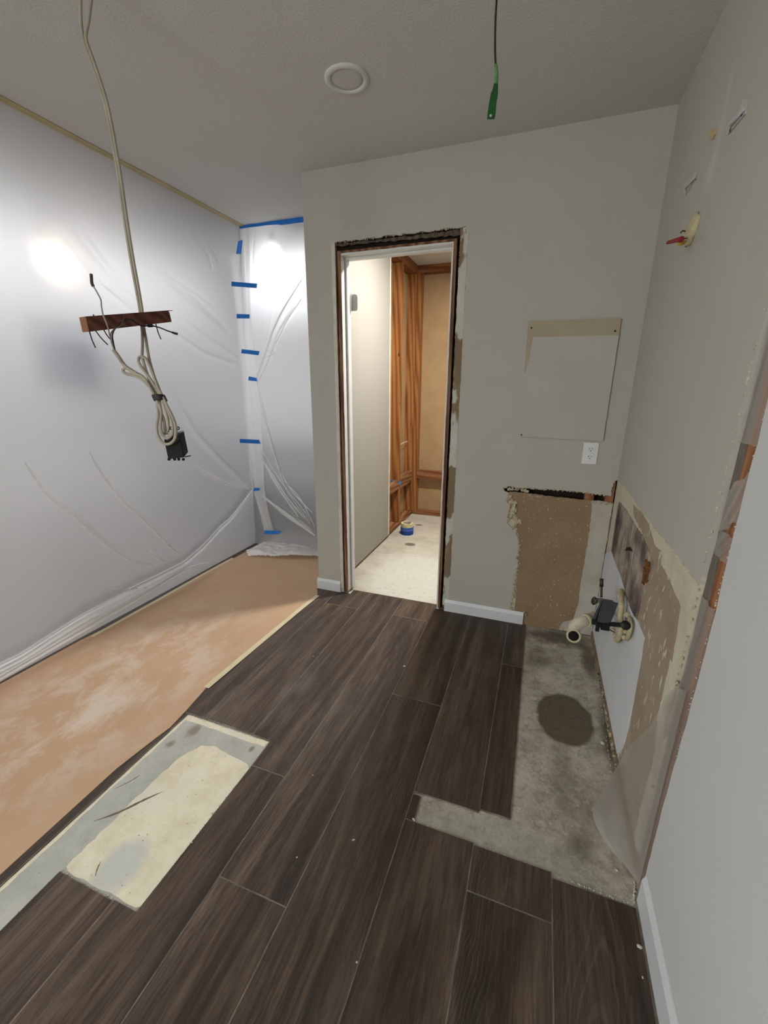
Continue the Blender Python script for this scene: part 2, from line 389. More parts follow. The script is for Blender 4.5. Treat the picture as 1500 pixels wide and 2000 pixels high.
def bathfloor_mat():
    t = NT('bathroom_concrete'); n = t.noise(4, 8, 0.72)
    col = t.ramp(n, [(0.3, (0.33, 0.30, 0.24)), (0.55, (0.45, 0.42, 0.35)), (0.75, (0.55, 0.52, 0.45))])
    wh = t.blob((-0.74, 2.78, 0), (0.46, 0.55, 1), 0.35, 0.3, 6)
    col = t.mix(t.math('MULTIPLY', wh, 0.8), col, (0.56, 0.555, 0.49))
    col = t.mix(t.math('MULTIPLY', t.ramp(t.noise(38, 5, 0.7), [(0.56, 0.0), (0.66, 1.0)]), 0.5), col, (0.30, 0.27, 0.20))
    col = t.mix(t.blob((-0.985, 3.42, 0), (0.055, 0.045, 1), 0.3, 0.2, 20), col, (0.15, 0.125, 0.095))
    col = t.mix(t.blob((-1.06, 3.98, 0), (0.045, 0.03, 1), 0.3, 0.2, 20), col, (0.17, 0.14, 0.105))
    t.bsdf(col, 0.85, t.noise(60, 6, 0.7), 0.3, 0.002); return t.m
M_BATHF = bathfloor_mat()
def paper_mat():
    t = NT('brown_builders_paper')
    col = t.ramp(t.noise(2.5, 4, 0.6), [(0.3, (0.46, 0.30, 0.185)), (0.7, (0.51, 0.34, 0.215))])
    sm = t.noise(1.0, 8, 0.72, t.map((6.5, 4.2, 1), rot=(0, 0, 0.6)), 0.25)
    area = t.blob((-1.75, 1.15, 0), (0.52, 1.05, 1), 0.75, 0.3, 3)
    dust = t.math('MULTIPLY', t.ramp(sm, [(0.45, 0.0), (0.62, 1.0)]), area)
    col = t.mix(t.math('MULTIPLY', dust, 0.62), col, (0.66, 0.58, 0.51))
    sc = t.ramp(t.noise(1.0, 5, 0.8, t.map((60, 9, 1), rot=(0, 0, -0.5))), [(0.64, 0.0), (0.72, 1.0)])
    col = t.mix(t.math('MULTIPLY', t.math('MULTIPLY', sc, area), 0.5), col, (0.64, 0.56, 0.48))
    t.bsdf(col, 0.72, t.noise(30, 6, 0.7), 0.15, 0.002, 0, 0.25); return t.m
M_PAPER = paper_mat()
M_MASK = simple('masking_tape', (0.62, 0.55, 0.37), (0.56, 0.49, 0.31), 10, 0.7, 0.15, 60)
M_MASKC = simple('masking_tape_ceiling', (0.50, 0.42, 0.24), (0.43, 0.36, 0.20), 6, 0.7, 0.15, 60)
M_BLUE = simple('blue_painters_tape', (0.022, 0.20, 0.66), (0.016, 0.16, 0.58), 14, 0.6, 0.2, 90)
M_BLUED = simple('dark_blue_tape', (0.012, 0.055, 0.26), (0.01, 0.04, 0.2), 30, 0.5, 0.1, 90)
M_CABLE = simple('cable_sheath', (0.40, 0.36, 0.29), (0.33, 0.295, 0.23), 20, 0.5, 0.1, 100)
M_BLACK = simple('black_rubber', (0.010, 0.010, 0.010), (0.02, 0.019, 0.018), 20, 0.5, 0.1, 80)
M_COPPER = simple('dark_bare_wire', (0.07, 0.05, 0.035), (0.12, 0.085, 0.05), 40, 0.5, 0.0, metal=0.3)
M_GREYWIRE = simple('grey_white_wire', (0.33, 0.31, 0.27), (0.25, 0.23, 0.2), 30, 0.5, 0.0)
M_BLOCK = wood('dark_fir_block', (0.055, 0.019, 0.012), (0.105, 0.037, 0.023), (0.15, 0.058, 0.036), 0)
def endgrain():
    t = NT('end_grain'); w = t.n('ShaderNodeTexWave', wave_type='RINGS', rings_direction='SPHERICAL'); w.inputs['Scale'].default_value = 34; w.inputs['Distortion'].default_value = 1.5
    t.l(t.map((1, 1, 1), loc=(0.03, 0.02, 0.05)), w.inputs['Vector'])
    t.bsdf(t.ramp(w.outputs['Fac'], [(0.3, (0.09, 0.028, 0.012)), (0.7, (0.36, 0.15, 0.06))]), 0.7); return t.m
M_END = endgrain()
M_BOXG = simple('dark_grey_plastic', (0.014, 0.014, 0.0145), (0.020, 0.020, 0.021), 30, 0.7, 0.05, 80, spec=0.12)
M_BOXV = simple('slate_plastic', (0.062, 0.065, 0.071), (0.076, 0.079, 0.086), 30, 0.65, 0.05, 80, spec=0.15)
M_STEEL = simple('steel', (0.46, 0.46, 0.45), (0.38, 0.38, 0.37), 30, 0.45, 0.05, 80, metal=0.0, spec=0.5)
M_BRKT = simple('painted_bracket', (0.50, 0.50, 0.50), (0.44, 0.44, 0.43), 20, 0.5, 0.05, 80)
M_SCREW = simple('dark_screw', (0.02, 0.017, 0.014), (0.05, 0.04, 0.03), 90, 0.5, 0.0, metal=0.5)
M_LENS = simple('lamp_lens', (0.545, 0.535, 0.51), (0.53, 0.52, 0.495), 5, 0.5, 0.0)
M_LTRIM = simple('lamp_trim', (0.60, 0.59, 0.565), (0.58, 0.57, 0.545), 5, 0.5, 0.0)
M_GREEN = simple('green_tape', (0.010, 0.095, 0.018), (0.008, 0.06, 0.012), 30, 0.45, 0.2, 120, spec=0.4)
M_GREENL = simple('pale_green_tape', (0.10, 0.24, 0.085), (0.05, 0.16, 0.045), 60, 0.45, 0.2, 120)
M_PANEL = simple('drywall_patch_face', (0.47, 0.445, 0.405), (0.44, 0.415, 0.375), 5, 0.85, 0.15, 200)
M_PANELT = simple('drywall_patch_tan', (0.40, 0.345, 0.245), (0.37, 0.315, 0.22), 6, 0.85, 0.15, 200)
M_OUTL = simple('outlet_plastic', (0.72, 0.72, 0.71), (0.68, 0.68, 0.67), 10, 0.3, 0.0, spec=0.5)
M_FOAM = simple('cream_foam', (0.55, 0.49, 0.31), (0.44, 0.38, 0.22), 40, 0.85, 0.5, 90, bdist=0.004)
M_RED = simple('red_wire_nut', (0.26, 0.012, 0.012), (0.20, 0.01, 0.01), 30, 0.4, 0.0, spec=0.5)
M_YEL = simple('yellow_wire_nut', (0.50, 0.30, 0.03), (0.4, 0.24, 0.02), 30, 0.5, 0.0)
M_ANCH = simple('tan_anchor', (0.52, 0.42, 0.24), (0.46, 0.37, 0.2), 30, 0.6, 0.0)
M_PVC = simple('old_pvc', (0.56, 0.50, 0.40), (0.42, 0.34, 0.25), 26, 0.5, 0.15, 60, lo=0.45, hi=0.8)
M_PVCR = simple('pvc_ring', (0.58, 0.53, 0.38), (0.48, 0.42, 0.28), 26, 0.55, 0.1, 60)
M_BRASSD = simple('tarnished_brass', (0.045, 0.032, 0.02), (0.09, 0.07, 0.045), 50, 0.45, 0.1, 90, metal=0.6)
M_VALVE = simple('corroded_valve', (0.34, 0.32, 0.26), (0.20, 0.19, 0.15), 60, 0.6, 0.3, 120)
M_BLACKIN = simple('pipe_inside', (0.006, 0.005, 0.004), (0.01, 0.008, 0.006), 10, 0.9, 0.0)
M_CHIP = simple('plaster_chip', (0.60, 0.57, 0.50), (0.48, 0.44, 0.36), 60, 0.9, 0.3, 90)
M_CARD = simple('tape_core_card', (0.50, 0.44, 0.34), (0.42, 0.36, 0.27), 20, 0.8, 0.1)
M_CAB = simple('dark_cabinet', (0.030, 0.029, 0.031), (0.045, 0.044, 0.047), 4, 0.6, 0.0)
M_BLUEP = simple('blue_grey_panel', (0.42, 0.55, 0.88), (0.38, 0.50, 0.82), 4, 0.6, 0.0)
M_SEALW = simple('sill_wood', (0.30, 0.22, 0.14), (0.17, 0.11, 0.06), 30, 0.9, 0.4, 90)

def poly_mat(name, trans=0.04, transl=0.32, refr=0.40, col=(0.88, 0.88, 0.89), gloss=0.04, rough=0.3, bump=True, ior=1.3, rrough=1.0):
    """milky polythene: part of the light scatters, part passes blurred, a little goes straight through or glints"""
    t = NT(name)
    tl = t.n('ShaderNodeBsdfTranslucent'); tl.inputs[0].default_value = (*col, 1)
    df = t.n('ShaderNodeBsdfDiffuse'); df.inputs[0].default_value = (*col, 1)
    rf = t.n('ShaderNodeBsdfRefraction'); rf.inputs[0].default_value = (*col, 1); rf.inputs['IOR'].default_value = ior; rf.inputs['Roughness'].default_value = rrough
    tr = t.n('ShaderNodeBsdfTransparent'); tr.inputs[0].default_value = (0.95, 0.95, 0.96, 1)
    gl = t.n('ShaderNodeBsdfGlossy'); gl.inputs[0].default_value = (1, 1, 1, 1); gl.inputs['Roughness'].default_value = rough
    def mx(f, a, b):
        m = t.n('ShaderNodeMixShader'); m.inputs[0].default_value = f; t.l(a.outputs[0], m.inputs[1]); t.l(b.outputs[0], m.inputs[2]); return m
    rest = 1 - trans
    m = mx(transl / (transl + max(1e-3, rest - transl - refr)), df, tl)
    if refr: m = mx(refr / rest, m, rf)
    m = mx(trans, m, tr); m = mx(gloss, m, gl)
    if bump:
        bp = t.n('ShaderNodeBump'); bp.inputs['Strength'].default_value = 0.25; bp.inputs['Distance'].default_value = 0.01
        t.l(t.noise(5, 4, 0.6), bp.inputs['Height'])
        for s_ in (tl, df, gl): t.l(bp.outputs[0], s_.inputs['Normal'])
    t.l(m.outputs[0], t.out.inputs[0]); return t.m
M_POLY = poly_mat('milky_polythene')
M_POLYF = poly_mat('milky_polythene_far', 0.06, 0.34, 0.38)
M_PLEAT = poly_mat('polythene_pleat', 0.28, 0.20, 0.0, (0.9, 0.9, 0.9), 0.08, 0.25, False)
M_HEM = poly_mat('polythene_hem', 0.10, 0.25, 0.0, (0.9, 0.9, 0.91), 0.06, 0.3, False)
M_FOLD = poly_mat('polythene_fold', 0.62, 0.05, 0.0, (0.92, 0.92, 0.93), 0.08, 0.25, False)
M_SEAM = poly_mat('polythene_seam', 0.40, 0.25, 0.0, (0.9, 0.9, 0.9), 0.06, 0.3, False)
M_PILE = poly_mat('polythene_pile', 0.12, 0.30, 0.0, (0.86, 0.85, 0.84), 0.06, 0.3)
M_CLEAR = poly_mat('clear_polythene', 0.64, 0.12, 0.0, (0.66, 0.62, 0.56), 0.05, 0.3, False)

# ------------------------------------------------------------------ the setting: floor
DY = 0.1143
floor = obj('floor', BX((-5.2, -3.2, -0.10), (XR + 0.15, D + 0.055, -0.006)), M_SLAB); tag(floor, 'bare grey concrete slab under the planks with a damp spot', kind='structure')
fb = obj('floor', BX((-1.40, D + 0.055, -0.10), (0.6, 4.6, -0.004)), M_BATHF); tag(fb, 'whitish scraped concrete floor beyond the doorway', kind='structure')
fk = obj('floor', box(BX((-5.2, D + 0.055, -0.10), (-1.40, 6.0, -0.006)), (-5.2, -3.2, -0.0055), (-2.56, D + 0.055, 0.001)), M_CAB); tag(fk, 'dark floor behind the hanging plastic', kind='structure')
S = [0.375, 0.160, -0.064, -0.2865, -0.514, -0.737, -0.967, -1.195, -1.420, -1.645, -1.870, -2.095, -2.320, -2.545]
def plank(poly, z=0.0):
    cx = sum(p[0] for p in poly) / len(poly); cy = sum(p[1] for p in poly) / len(poly)
    bm = bmesh.new(); f = bm.faces.new([bm.verts.new((x - cx, y - cy, 0)) for x, y in poly])
    if f.normal.z < 0: f.normal_flip()
    bm.faces.ensure_lookup_table(); bm.normal_update()
    if bm.faces[0].normal.z < 0: bmesh.ops.reverse_faces(bm, faces=bm.faces[:])
    bmesh.ops.inset_region(bm, faces=bm.faces[:], thickness=0.0014, use_even_offset=True, use_boundary=True)
    outer = {v for e in bm.edges if e.is_boundary for v in e.verts}
    for v in outer: v.co.z = -0.0006
    for fc in bm.faces:
        if any(v in outer for v in fc.verts): fc.material_index = 1
    be = [e for e in bm.edges if e.is_boundary]
    r = bmesh.ops.extrude_edge_only(bm, edges=be)
    for v in [g for g in r['geom'] if isinstance(g, bmesh.types.BMVert)]: v.co.z = -0.0058
    o = obj('plank', bm, [M_PLANK, M_BEVEL], floor); o.location = (cx, cy, z)
    return o
def rect(x0, x1, y0, y1): return [(x0, y0), (x1, y0), (x1, y1), (x0, y1)]
G_ = 0.0003
def row(i, ys, x0=None, x1=None):
    a = (S[i + 1] if x0 is None else x0) + G_; b = (S[i] if x1 is None else x1) - G_
    for y0, y1 in zip(ys, ys[1:]): plank(rect(a, b, y0 + G_, y1 - G_))
DO = D + 0.055
row(0, [-1.9, -0.54, 0.984])                                   # beside the right wall
row(1, [-1.9, -0.66, 0.868, 1.000])
row(1, [1.122, 1.946, D - 0.004], x1=0.037)                      # cut by the sink cabinet
row(2, [-1.9, -0.52, 1.006])
row(2, [1.110, D - 0.002])
plank(rect(S[3] + G_, -0.258, 1.006 + G_, 1.100 - G_))          # stub left at the corner of the gap
row(3, [-1.5, 0.021, 1.545, D - 0.002])
row(4, [-0.864, 0.660, 2.207, DO])
plank([(S[6] + G_, -0.52), (S[5] - G_, -0.52), (S[5] - G_, 1.004 - G_), (-0.880, 1.004 - G_), (-0.886, 0.515), (S[6] + G_, 0.515)])
plank([(-0.880, 1.004 + G_), (S[5] - G_, 1.004 + G_), (S[5] - G_, DO), (S[6] + G_, DO), (S[6] + G_, 1.128), (-0.882, 1.124)])
row(6, [-1.0, 0.513], x0=-1.180)
row(6, [1.130, 2.20])
plank([(S[7] + G_, 2.20 + G_), (S[6] - G_, 2.20 + G_), (S[6] - G_, DO), (-1.098, DO), (-1.098, D - 0.003), (S[7] + G_, D - 0.003)])
plank(rect(S[8] + G_, -1.298, -0.8, 1.128))                     # sliver beside the paper
row(7, [1.130, D - 0.004], x0=-1.345)
row(11, [0.9, 1.9, 2.9]); row(12, [0.6, 1.75, 2.9])              # boards showing between paper and plastic

# exposed slab on the left: cream adhesive and a grey levelled band
grey = [(-1.297, -0.4), (-1.181, -0.4), (-1.181, 0.514), (-1.10, 0.514), (-0.892, 0.514), (-0.886, 1.004), (-0.884, 1.123), (-1.297, 1.128)]
o = obj('adhesive', slab2d(bmesh.new(), grey, XY, -0.0062, -0.0052), M_GBAND, floor)
cream = [(-0.887, 0.530), (-0.884, 0.99), (-0.90, 1.006)] + jag([(-0.915, 1.010), (-1.06, 1.030), (-1.125, 1.015), (-1.150, 0.97)], 0.02, 0.004)[1:] + jag([(-1.165, 0.93), (-1.175, 0.70), (-1.178, 0.53)], 0.02, 0.004) + jag([(-1.16, 0.522), (-0.90, 0.522)], 0.03, 0.003)
obj('adhesive', slab2d(bmesh.new(), cream, XY, -0.0055, -0.0044), M_ADH, floor)
edge = [(-1.296, -0.4), (-1.286, -0.4), (-1.282, 1.10), (-0.89, 1.095), (-0.888, 1.12), (-1.295, 1.126)]
obj('adhesive', slab2d(bmesh.new(), jag(edge, 0.03, 0.0025, True), XY, -0.0054, -0.0046), M_ADH, floor)
def crack(pts, w, mat, par, z=-0.0043):
    bm = bmesh.new(); c = catmull([(*p, z) for p in pts], 6); n = len(c); L = []
    for i, p in enumerate(c):
        t = (c[min(i + 1, n - 1)] - c[max(i - 1, 0)]).normalized(); s = Vector((-t.y, t.x, 0)) * w * math.sin(math.pi * (i + .3) / n) * R.uniform(.6, 1.3)
        L.append((bm.verts.new(p + s), bm.verts.new(p - s), bm.verts.new(p + Vector((0, 0, 0.0009)))))
    for a, b in zip(L, L[1:]):
        bm.faces.new((a[0], b[0], b[2], a[2])); bm.faces.new((a[2], b[2], b[1], a[1]))
    return obj('scrape_ridge', bm, mat, par)
M_SCR = simple('scrape', (0.10, 0.08, 0.055), (0.20, 0.165, 0.11), 60, 0.95, 0.0)
q = [P(x, y, 2, -0.0043).to_2d() for x, y in [(183, 1604), (235, 1585), (280, 1563), (318, 1546)]]
crack(q, 0.0042, M_SCR, floor)
q = [P(x, y, 2, -0.0043).to_2d() for x, y in [(225, 1540), (255, 1525), (273, 1514)]]
crack(q, 0.0016, M_SCR, floor, -0.0049)
q = [P(x, y, 2, -0.0043).to_2d() for x, y in [(186, 1712), (190, 1697), (197, 1682)]]
crack(q, 0.0020, M_SCR, floor)
bm = bmesh.new()
for path, n in (([(-0.886, 0.53), (-0.884, 0.99)], 60), ([(-1.297, 1.126), (-0.884, 1.121)], 70), ([(-1.18, 0.515), (-0.892, 0.515)], 60), ([(0.036, 1.13), (0.036, 2.33)], 60), ([(-0.25, 1.01), (0.36, 0.99)], 120), ([(0.37, 0.99), (0.385, 1.06)], 40), ([(0.37, 1.25), (0.385, 2.3)], 60)):
    lumps(bm, path, XY, 0.0010, 0.0034, n, -0.004)
o = obj('plaster_crumbs', bm, M_CHIP, floor); o['kind'] = 'stuff'

# ------------------------------------------------------------------ ceiling
ceil_ = obj('ceiling', BX((-5.2, -3.2, H), (XR + 0.15, 6.0, H + 0.1)), M_CEIL); tag(ceil_, 'off-white orange-peel textured ceiling', kind='structure')

# ------------------------------------------------------------------ wall_back with the doorway and the torn-out sink area
T = 0.0127
left_edge = [xz(960 + .2933 * x, 900 + .2933 * y) for x, y in [(118, 215), (118, 300), (105, 420), (150, 450), (175, 500), (185, 580), (172, 640), (175, 700), (160, 760), (148, 860), (130, 960), (128, 1000)]]
top_edge = [xz(960 + .2933 * x, 900 + .2933 * y) for x, y in [(850, 125), (820, 135), (803, 180), (795, 235), (700, 222), (560, 205), (400, 192), (240, 183), (110, 172), (75, 183), (85, 200)]]
door_r = jag([(-0.428, 0.0), (-0.428, 2.093)], 0.03, 0.0025)
door_t = jag([(-0.44, 2.098), (-1.148, 2.096)], 0.02, 0.004)
door_l = jag([(-1.150, 2.09), (-1.148, 0.0)], 0.04, 0.0012)
outl = [(XL, 0.0), (XL, H), (XR, H), (XR, top_edge[0][1])] + jag(top_edge, 0.012, 0.0035) + jag(left_edge, 0.012, 0.004) + [(-0.050, 0.0)] + door_r + door_t + door_l
bm = slab2d(bmesh.new(), outl, XZ, D, D + T)
wall_back = obj('wall_back', bm, M_WALL); tag(wall_back, 'greige painted wall with the stripped doorway and torn-out sink area', kind='structure')
# framing inside the wall, its far skin and its left end
skin = [(XL, 0), (XL, H), (0.6, H), (0.6, 0), (-0.47, 0), (-0.47, 2.07), (-1.14, 2.07), (-1.14, 0)]
obj('drywall_skin', slab2d(bmesh.new(), skin, XZ, D + 0.103, D + 0.115), M_BATHW, wall_back)
obj('end_cap', BX((XL - 0.004, D, 0), (XL + 0.0, D + 0.115, H)), M_WALL, wall_back)
obj('stud', BX((-1.185, D + T, 0.012), (-1.146, D + 0.10, 2.10)), M_RAWEDGE, wall_back)
obj('stud', BX((-0.467, D + T, 0.012), (-0.43, D + 0.10, 2.10)), M_RAWEDGE, wall_back)
obj('header', BX((-1.185, D + 0.030, 2.086), (-0.43, D + 0.10, 2.20)), M_DARKGAP, wall_back)
obj('wall_cavity', BX((-0.25, D + 0.06, 0.0), (XR, D + 0.10, 1.0)), M_DARKGAP, wall_back)
obj('stud', BX((0.255, D + T, 0.78), (0.30, D + 0.06, 1.0)), M_STUDR, wall_back)
obj('stud', BX((0.352, D + T, 0.0), (0.39, D + 0.06, 1.0)), M_STUDR, wall_back)
# strip where the casing sat: bare bands left, top and right of the opening
obj('casing_scar', slab2d(bmesh.new(), jag([(-1.169, 0.03), (-1.1475, 0.03), (-1.1485, 2.088), (-1.170, 2.092)], 0.05, 0.001, True), XZ, D - 0.0012, D + 0.004), simple('caulk_strip', (0.66, 0.61, 0.53), (0.54, 0.49, 0.41), 14, 0.85, 0.3, 60), wall_back)
bm = bmesh.new(); lumps(bm, [(-1.170, 0.03), (-1.170, 0.75)], XZ, 0.0010, 0.0024, 60, D - 0.0005); lumps(bm, [(-1.171, 0.75), (-1.171, 2.09)], XZ, 0.0005, 0.0013, 60, D - 0.0005)
o = obj('paint_crack', bm, simple('crack_brown', (0.10, 0.075, 0.05), (0.3, 0.26, 0.2), 60, 0.9, 0.0), wall_back); o['kind'] = 'stuff'
M_SCAR = None
def scar_mat():
    t = NT('casing_scar_mottled'); v = t.map((5, 5, 2.6))
    n = t.noise(1.6, 4, 0.5, v)
    col = t.ramp(n, [(0.48, (0.20, 0.15, 0.09)), (0.515, (0.25, 0.195, 0.125)), (0.53, (0.50, 0.48, 0.41)), (0.8, (0.60, 0.58, 0.51))])
    t.bsdf(col, 0.9, t.noise(70, 5), 0.5, 0.004); return t.m
M_SCAR = scar_mat()
obj('casing_scar', slab2d(bmesh.new(), jag([(-0.466, 0.035), (-0.4265, 0.035), (-0.4265, 2.096), (-0.466, 2.09)], 0.02, 0.0018, True), XZ, D - 0.001, D + 0.006), M_SCAR, wall_back)
bm = bmesh.new(); lumps(bm, [(-0.427, 0.06), (-0.427, 2.09)], XZ, 0.0008, 0.0028, 130, D); lumps(bm, [(-0.465, 1.0), (-0.465, 2.05)], XZ, 0.0008, 0.0026, 50, D); lumps(bm, [(-1.15, 2.094), (-0.44, 2.098)], XZ, 0.001, 0.0042, 190, D + 0.002); lumps(bm, [(-0.462, 2.04), (-0.435, 2.09)], XZ, 0.003, 0.007, 24, D)
o = obj('plaster_crumbs', bm, M_CREAMCR, wall_back); o['kind'] = 'stuff'
obj('casing_scar', slab2d(bmesh.new(), jag([(-1.145, 2.088), (-0.468, 2.088), (-0.468, 2.064), (-0.80, 2.074), (-1.145, 2.078)], 0.015, 0.004, True), XZ, D + 0.006, D + 0.011), simple('dirty_plaster', (0.15, 0.115, 0.085), (0.05, 0.035, 0.026), 50, 0.95, 0.6, 90), wall_back)
# sink area: brown torn paper, grey patched strip, plaster crust
def c2(pts): return [xz(960 + .2933 * x, 900 + .2933 * y) for x, y in pts]
brown = c2([(118, 205), (240, 215), (400, 238), (682, 266), (668, 300), (662, 450), (655, 520), (630, 590), (620, 660), (608, 760), (586, 850), (580, 930), (560, 1010), (545, 1065), (520, 1110), (470, 1135), (215, 1092), (150, 1010), (165, 860), (175, 700), (185, 560), (165, 440), (110, 300)])
obj('torn_paper', slab2d(bmesh.new(), jag(brown, 0.015, 0.003, True), XZ, D + 0.0035, D + 0.012), M_TORN, wall_back)
gp = c2([(672, 262), (760, 270), (835, 285), (800, 500), (750, 720), (700, 1100)]) + [(XR, 0.01), (0.24, 0.012)] + c2([(470, 1132), (445, 1120), (480, 1075), (560, 1060), (572, 1000), (586, 900), (592, 800), (618, 700), (640, 560), (660, 400)])
gp[5] = (XR - 0.004, 0.10)
for k, xx in ((2, XR - 0.003), (3, XR - 0.003), (4, XR - 0.003)): gp[k] = (xx, gp[k][1])
obj('patched_strip', slab2d(bmesh.new(), jag(gp, 0.015, 0.003, True), XZ, D + 0.001, D + 0.012), M_GREYPAT, wall_back)
obj('joint_compound', BX((-0.13, D + 0.007, 0.0), (XR - 0.001, D + 0.0125, 0.765)), M_CREAM, wall_back)
bm = bmesh.new()
lumps(bm, left_edge, XZ, 0.003, 0.010, 150, D + 0.003); lumps(bm, c2([(115, 230), (150, 300), (140, 360), (180, 400), (150, 440)]), XZ, 0.007, 0.018, 46, D + 0.001)
lumps(bm, top_edge, XZ, 0.0015, 0.005, 160, D + 0.001); lumps(bm, c2([(110, 185), (170, 190), (240, 200)]), XZ, 0.004, 0.008, 40, D)
lumps(bm, c2([(240, 232), (390, 245)]), XZ, 0.002, 0.005, 30, D); lumps(bm, c2([(660, 270), (820, 290)]), XZ, 0.002, 0.006, 50, D)
lumps(bm, c2([(215, 1000), (232, 1020)]), XZ, 0.003, 0.007, 10, D - 0.006)
o = obj('plaster_crust', bm, M_CREAMCR, wall_back); o['kind'] = 'stuff'

# ------------------------------------------------------------------ wall_right: painted board, stripped strip below, stud gap, near board
paint_line = [(D, yz(1208, 938)[1])] + [yz(960 + .2933 * x, 900 + .2933 * y) for x, y in [(905, 195), (960, 280), (1010, 355), (1075, 440), (1150, 540), (1250, 660), (1330, 770), (1385, 830)]]
paint_line = [(a, 0.5 * (b + 0.905)) for a, b in paint_line]
gap_y = 1.118
up = [(D, H), (gap_y - 0.012, H)] + jag([(gap_y - 0.012, 2.3), (gap_y - 0.008, 1.5), (gap_y, 1.2), (gap_y + 0.004, paint_line[-1][1])], 0.03, 0.0025) + jag(paint_line[::-1], 0.015, 0.003)[1:]
wall_right = obj('wall_right', slab2d(bmesh.new(), up, YZ, XR, XR + T), M_WALLR); tag(wall_right, 'right-hand greige wall stripped to torn paper at its foot', kind='structure')
def r2(pts): return [yz(960 + .2933 * x, 900 + .2933 * y) for x, y in pts]
def r4(pts): return [yz(1100 + .28 * x, 1240 + .28 * y) for x, y in pts]
low = [(D, 0.92), (gap_y + 0.004, 0.92)] + jag([(gap_y + 0.006, 0.88), (gap_y + 0.010, 0.5), (gap_y + 0.004, 0.03)], 0.03, 0.003) + [(D, 0.03)]
obj('joint_compound', slab2d(bmesh.new(), low, YZ, XR + 0.0012, XR + T), M_CREAM, wall_right)
tan = r2([(940, 290), (1000, 345), (1045, 420), (1062, 480), (1085, 560), (1130, 600), (1125, 690), (1185, 790), (1215, 880), (1258, 975), (1240, 1090), (1200, 1340)]) + r4([(745, 160), (715, 300), (690, 420), (655, 560), (640, 800)]) + [(1.17, 0.03), (1.47, 0.03)] + r4([(430, 760), (470, 600), (500, 420), (540, 200), (565, 40)]) + r2([(1020, 1180), (975, 1060), (1000, 900), (1040, 780), (1060, 640), (1000, 470), (950, 380)])
obj('torn_paper', slab2d(bmesh.new(), jag(tan, 0.014, 0.003, True), YZ, XR + 0.0002, XR + 0.006), M_TORNR, wall_right)
white = r2([(795, 600), (830, 690), (860, 770), (900, 905), (940, 1020), (972, 1062), (1022, 1180)]) + r4([(560, 60), (540, 200), (500, 420), (460, 600), (425, 760), (408, 800)]) + [(1.50, 0.025), (D, 0.025), (D, 0.50)]
obj('white_backing', slab2d(bmesh.new(), white, YZ, XR - 0.0006, XR + 0.004), M_WHITEB, wall_right)
mould = r2([(850, 272), (900, 330), (950, 420), (1010, 505), (1048, 600), (1078, 680), (1066, 760), (1030, 820), (1005, 900), (985, 980), (972, 1062), (940, 1015), (900, 900), (862, 762), (820, 660), (800, 602), (806, 540), (828, 400)])
obj('mould_patch', slab2d(bmesh.new(), jag(mould, 0.012, 0.003, True), YZ, XR - 0.0014, XR + 0.002), M_MOLD, wall_right)
bm = bmesh.new(); lumps(bm, r2([(1035, 690), (1050, 730), (1030, 780), (1015, 820)]), YZ, 0.010, 0.022, 22, XR + 0.004)
o = obj('rust_lump', bm, M_ROT, wall_right); o['kind'] = 'stuff'
arch = r2([(890, 600), (905, 575), (930, 575), (945, 605), (930, 600), (905, 600)])
obj('mould_spot', slab2d(bmesh.new(), arch, YZ, XR - 0.0020, XR), M_DARKGAP, wall_right)
obj('sill_plate', BX((XR - 0.006, 1.10, -0.006), (XR + 0.09, D, 0.032)), M_SEALW, wall_right)
bm = bmesh.new(); lumps(bm, [(1.40, 0.02), (2.0, 0.02)], YZ, 0.004, 0.011, 70, XR - 0.008)
o = obj('rotten_crumbs', bm, simple('rot_crumbs', (0.05, 0.04, 0.028), (0.42, 0.37, 0.26), 50, 0.95, 0.3, 90), wall_right); o['kind'] = 'stuff'
bm = bmesh.new(); lumps(bm, paint_line, YZ, 0.001, 0.0035, 90, XR); lumps(bm, [(gap_y, 2.2), (gap_y + 0.004, 0.9)], YZ, 0.001, 0.004, 110, XR); lumps(bm, [(gap_y + 0.006, 0.9), (gap_y + 0.006, 0.05)], YZ, 0.0015, 0.005, 70, XR + 0.002)
lumps(bm, r2([(1180, 770), (1185, 790)]), YZ, 0.002, 0.005, 6, XR)
o = obj('plaster_crumbs', bm, M_CREAMCR, wall_right); o['kind'] = 'stuff'
# bare stud behind the gap
obj('stud', BX((XR + 0.015, 0.990, 0.0), (XR + 0.055, 1.086, H)), M_STUDR, wall_right)
obj('stud', BX((XR + 0.013, 1.087, 0.0), (XR + 0.10, 1.20, H)), simple('grey_old_wood', (0.21, 0.18, 0.15), (0.12, 0.10, 0.08), 8, 0.9, 0.4, 80, stretch=(20, 20, 1.5)), wall_right)
obj('wall_cavity', BX((XR + 0.05, 0.9, 0.0), (XR + 0.12, D + 0.1, H)), M_DARKGAP, wall_right)
near_edge = jag([(1.008, H), (1.010, 1.319), (1.006, 1.247), (1.011, 1.178), (1.009, 1.0), (1.003, 0.889), (1.006, 0.757), (1.008, 0.618), (1.022, 0.336), (1.024, 0.0)], 0.03, 0.0022)
wn = obj('wall_right', slab2d(bmesh.new(), near_edge + [(-3.2, 0.0), (-3.2, H)], YZ, XR - 0.001, XR + T), [M_WHITEW]); tag(wn, 'near stretch of the right-hand wall in pale primer', kind='structure')
obj('wall_core', BX((XR + T, -3.2, 0), (XR + 0.15, 1.000, H)), M_DARKGAP, wn)
bm = bmesh.new(); lumps(bm, [(1.010, 1.5), (1.022, 0.02)], YZ, 0.0008, 0.0025, 90, XR); o = obj('plaster_crumbs', bm, M_CHIP, wn); o['kind'] = 'stuff'

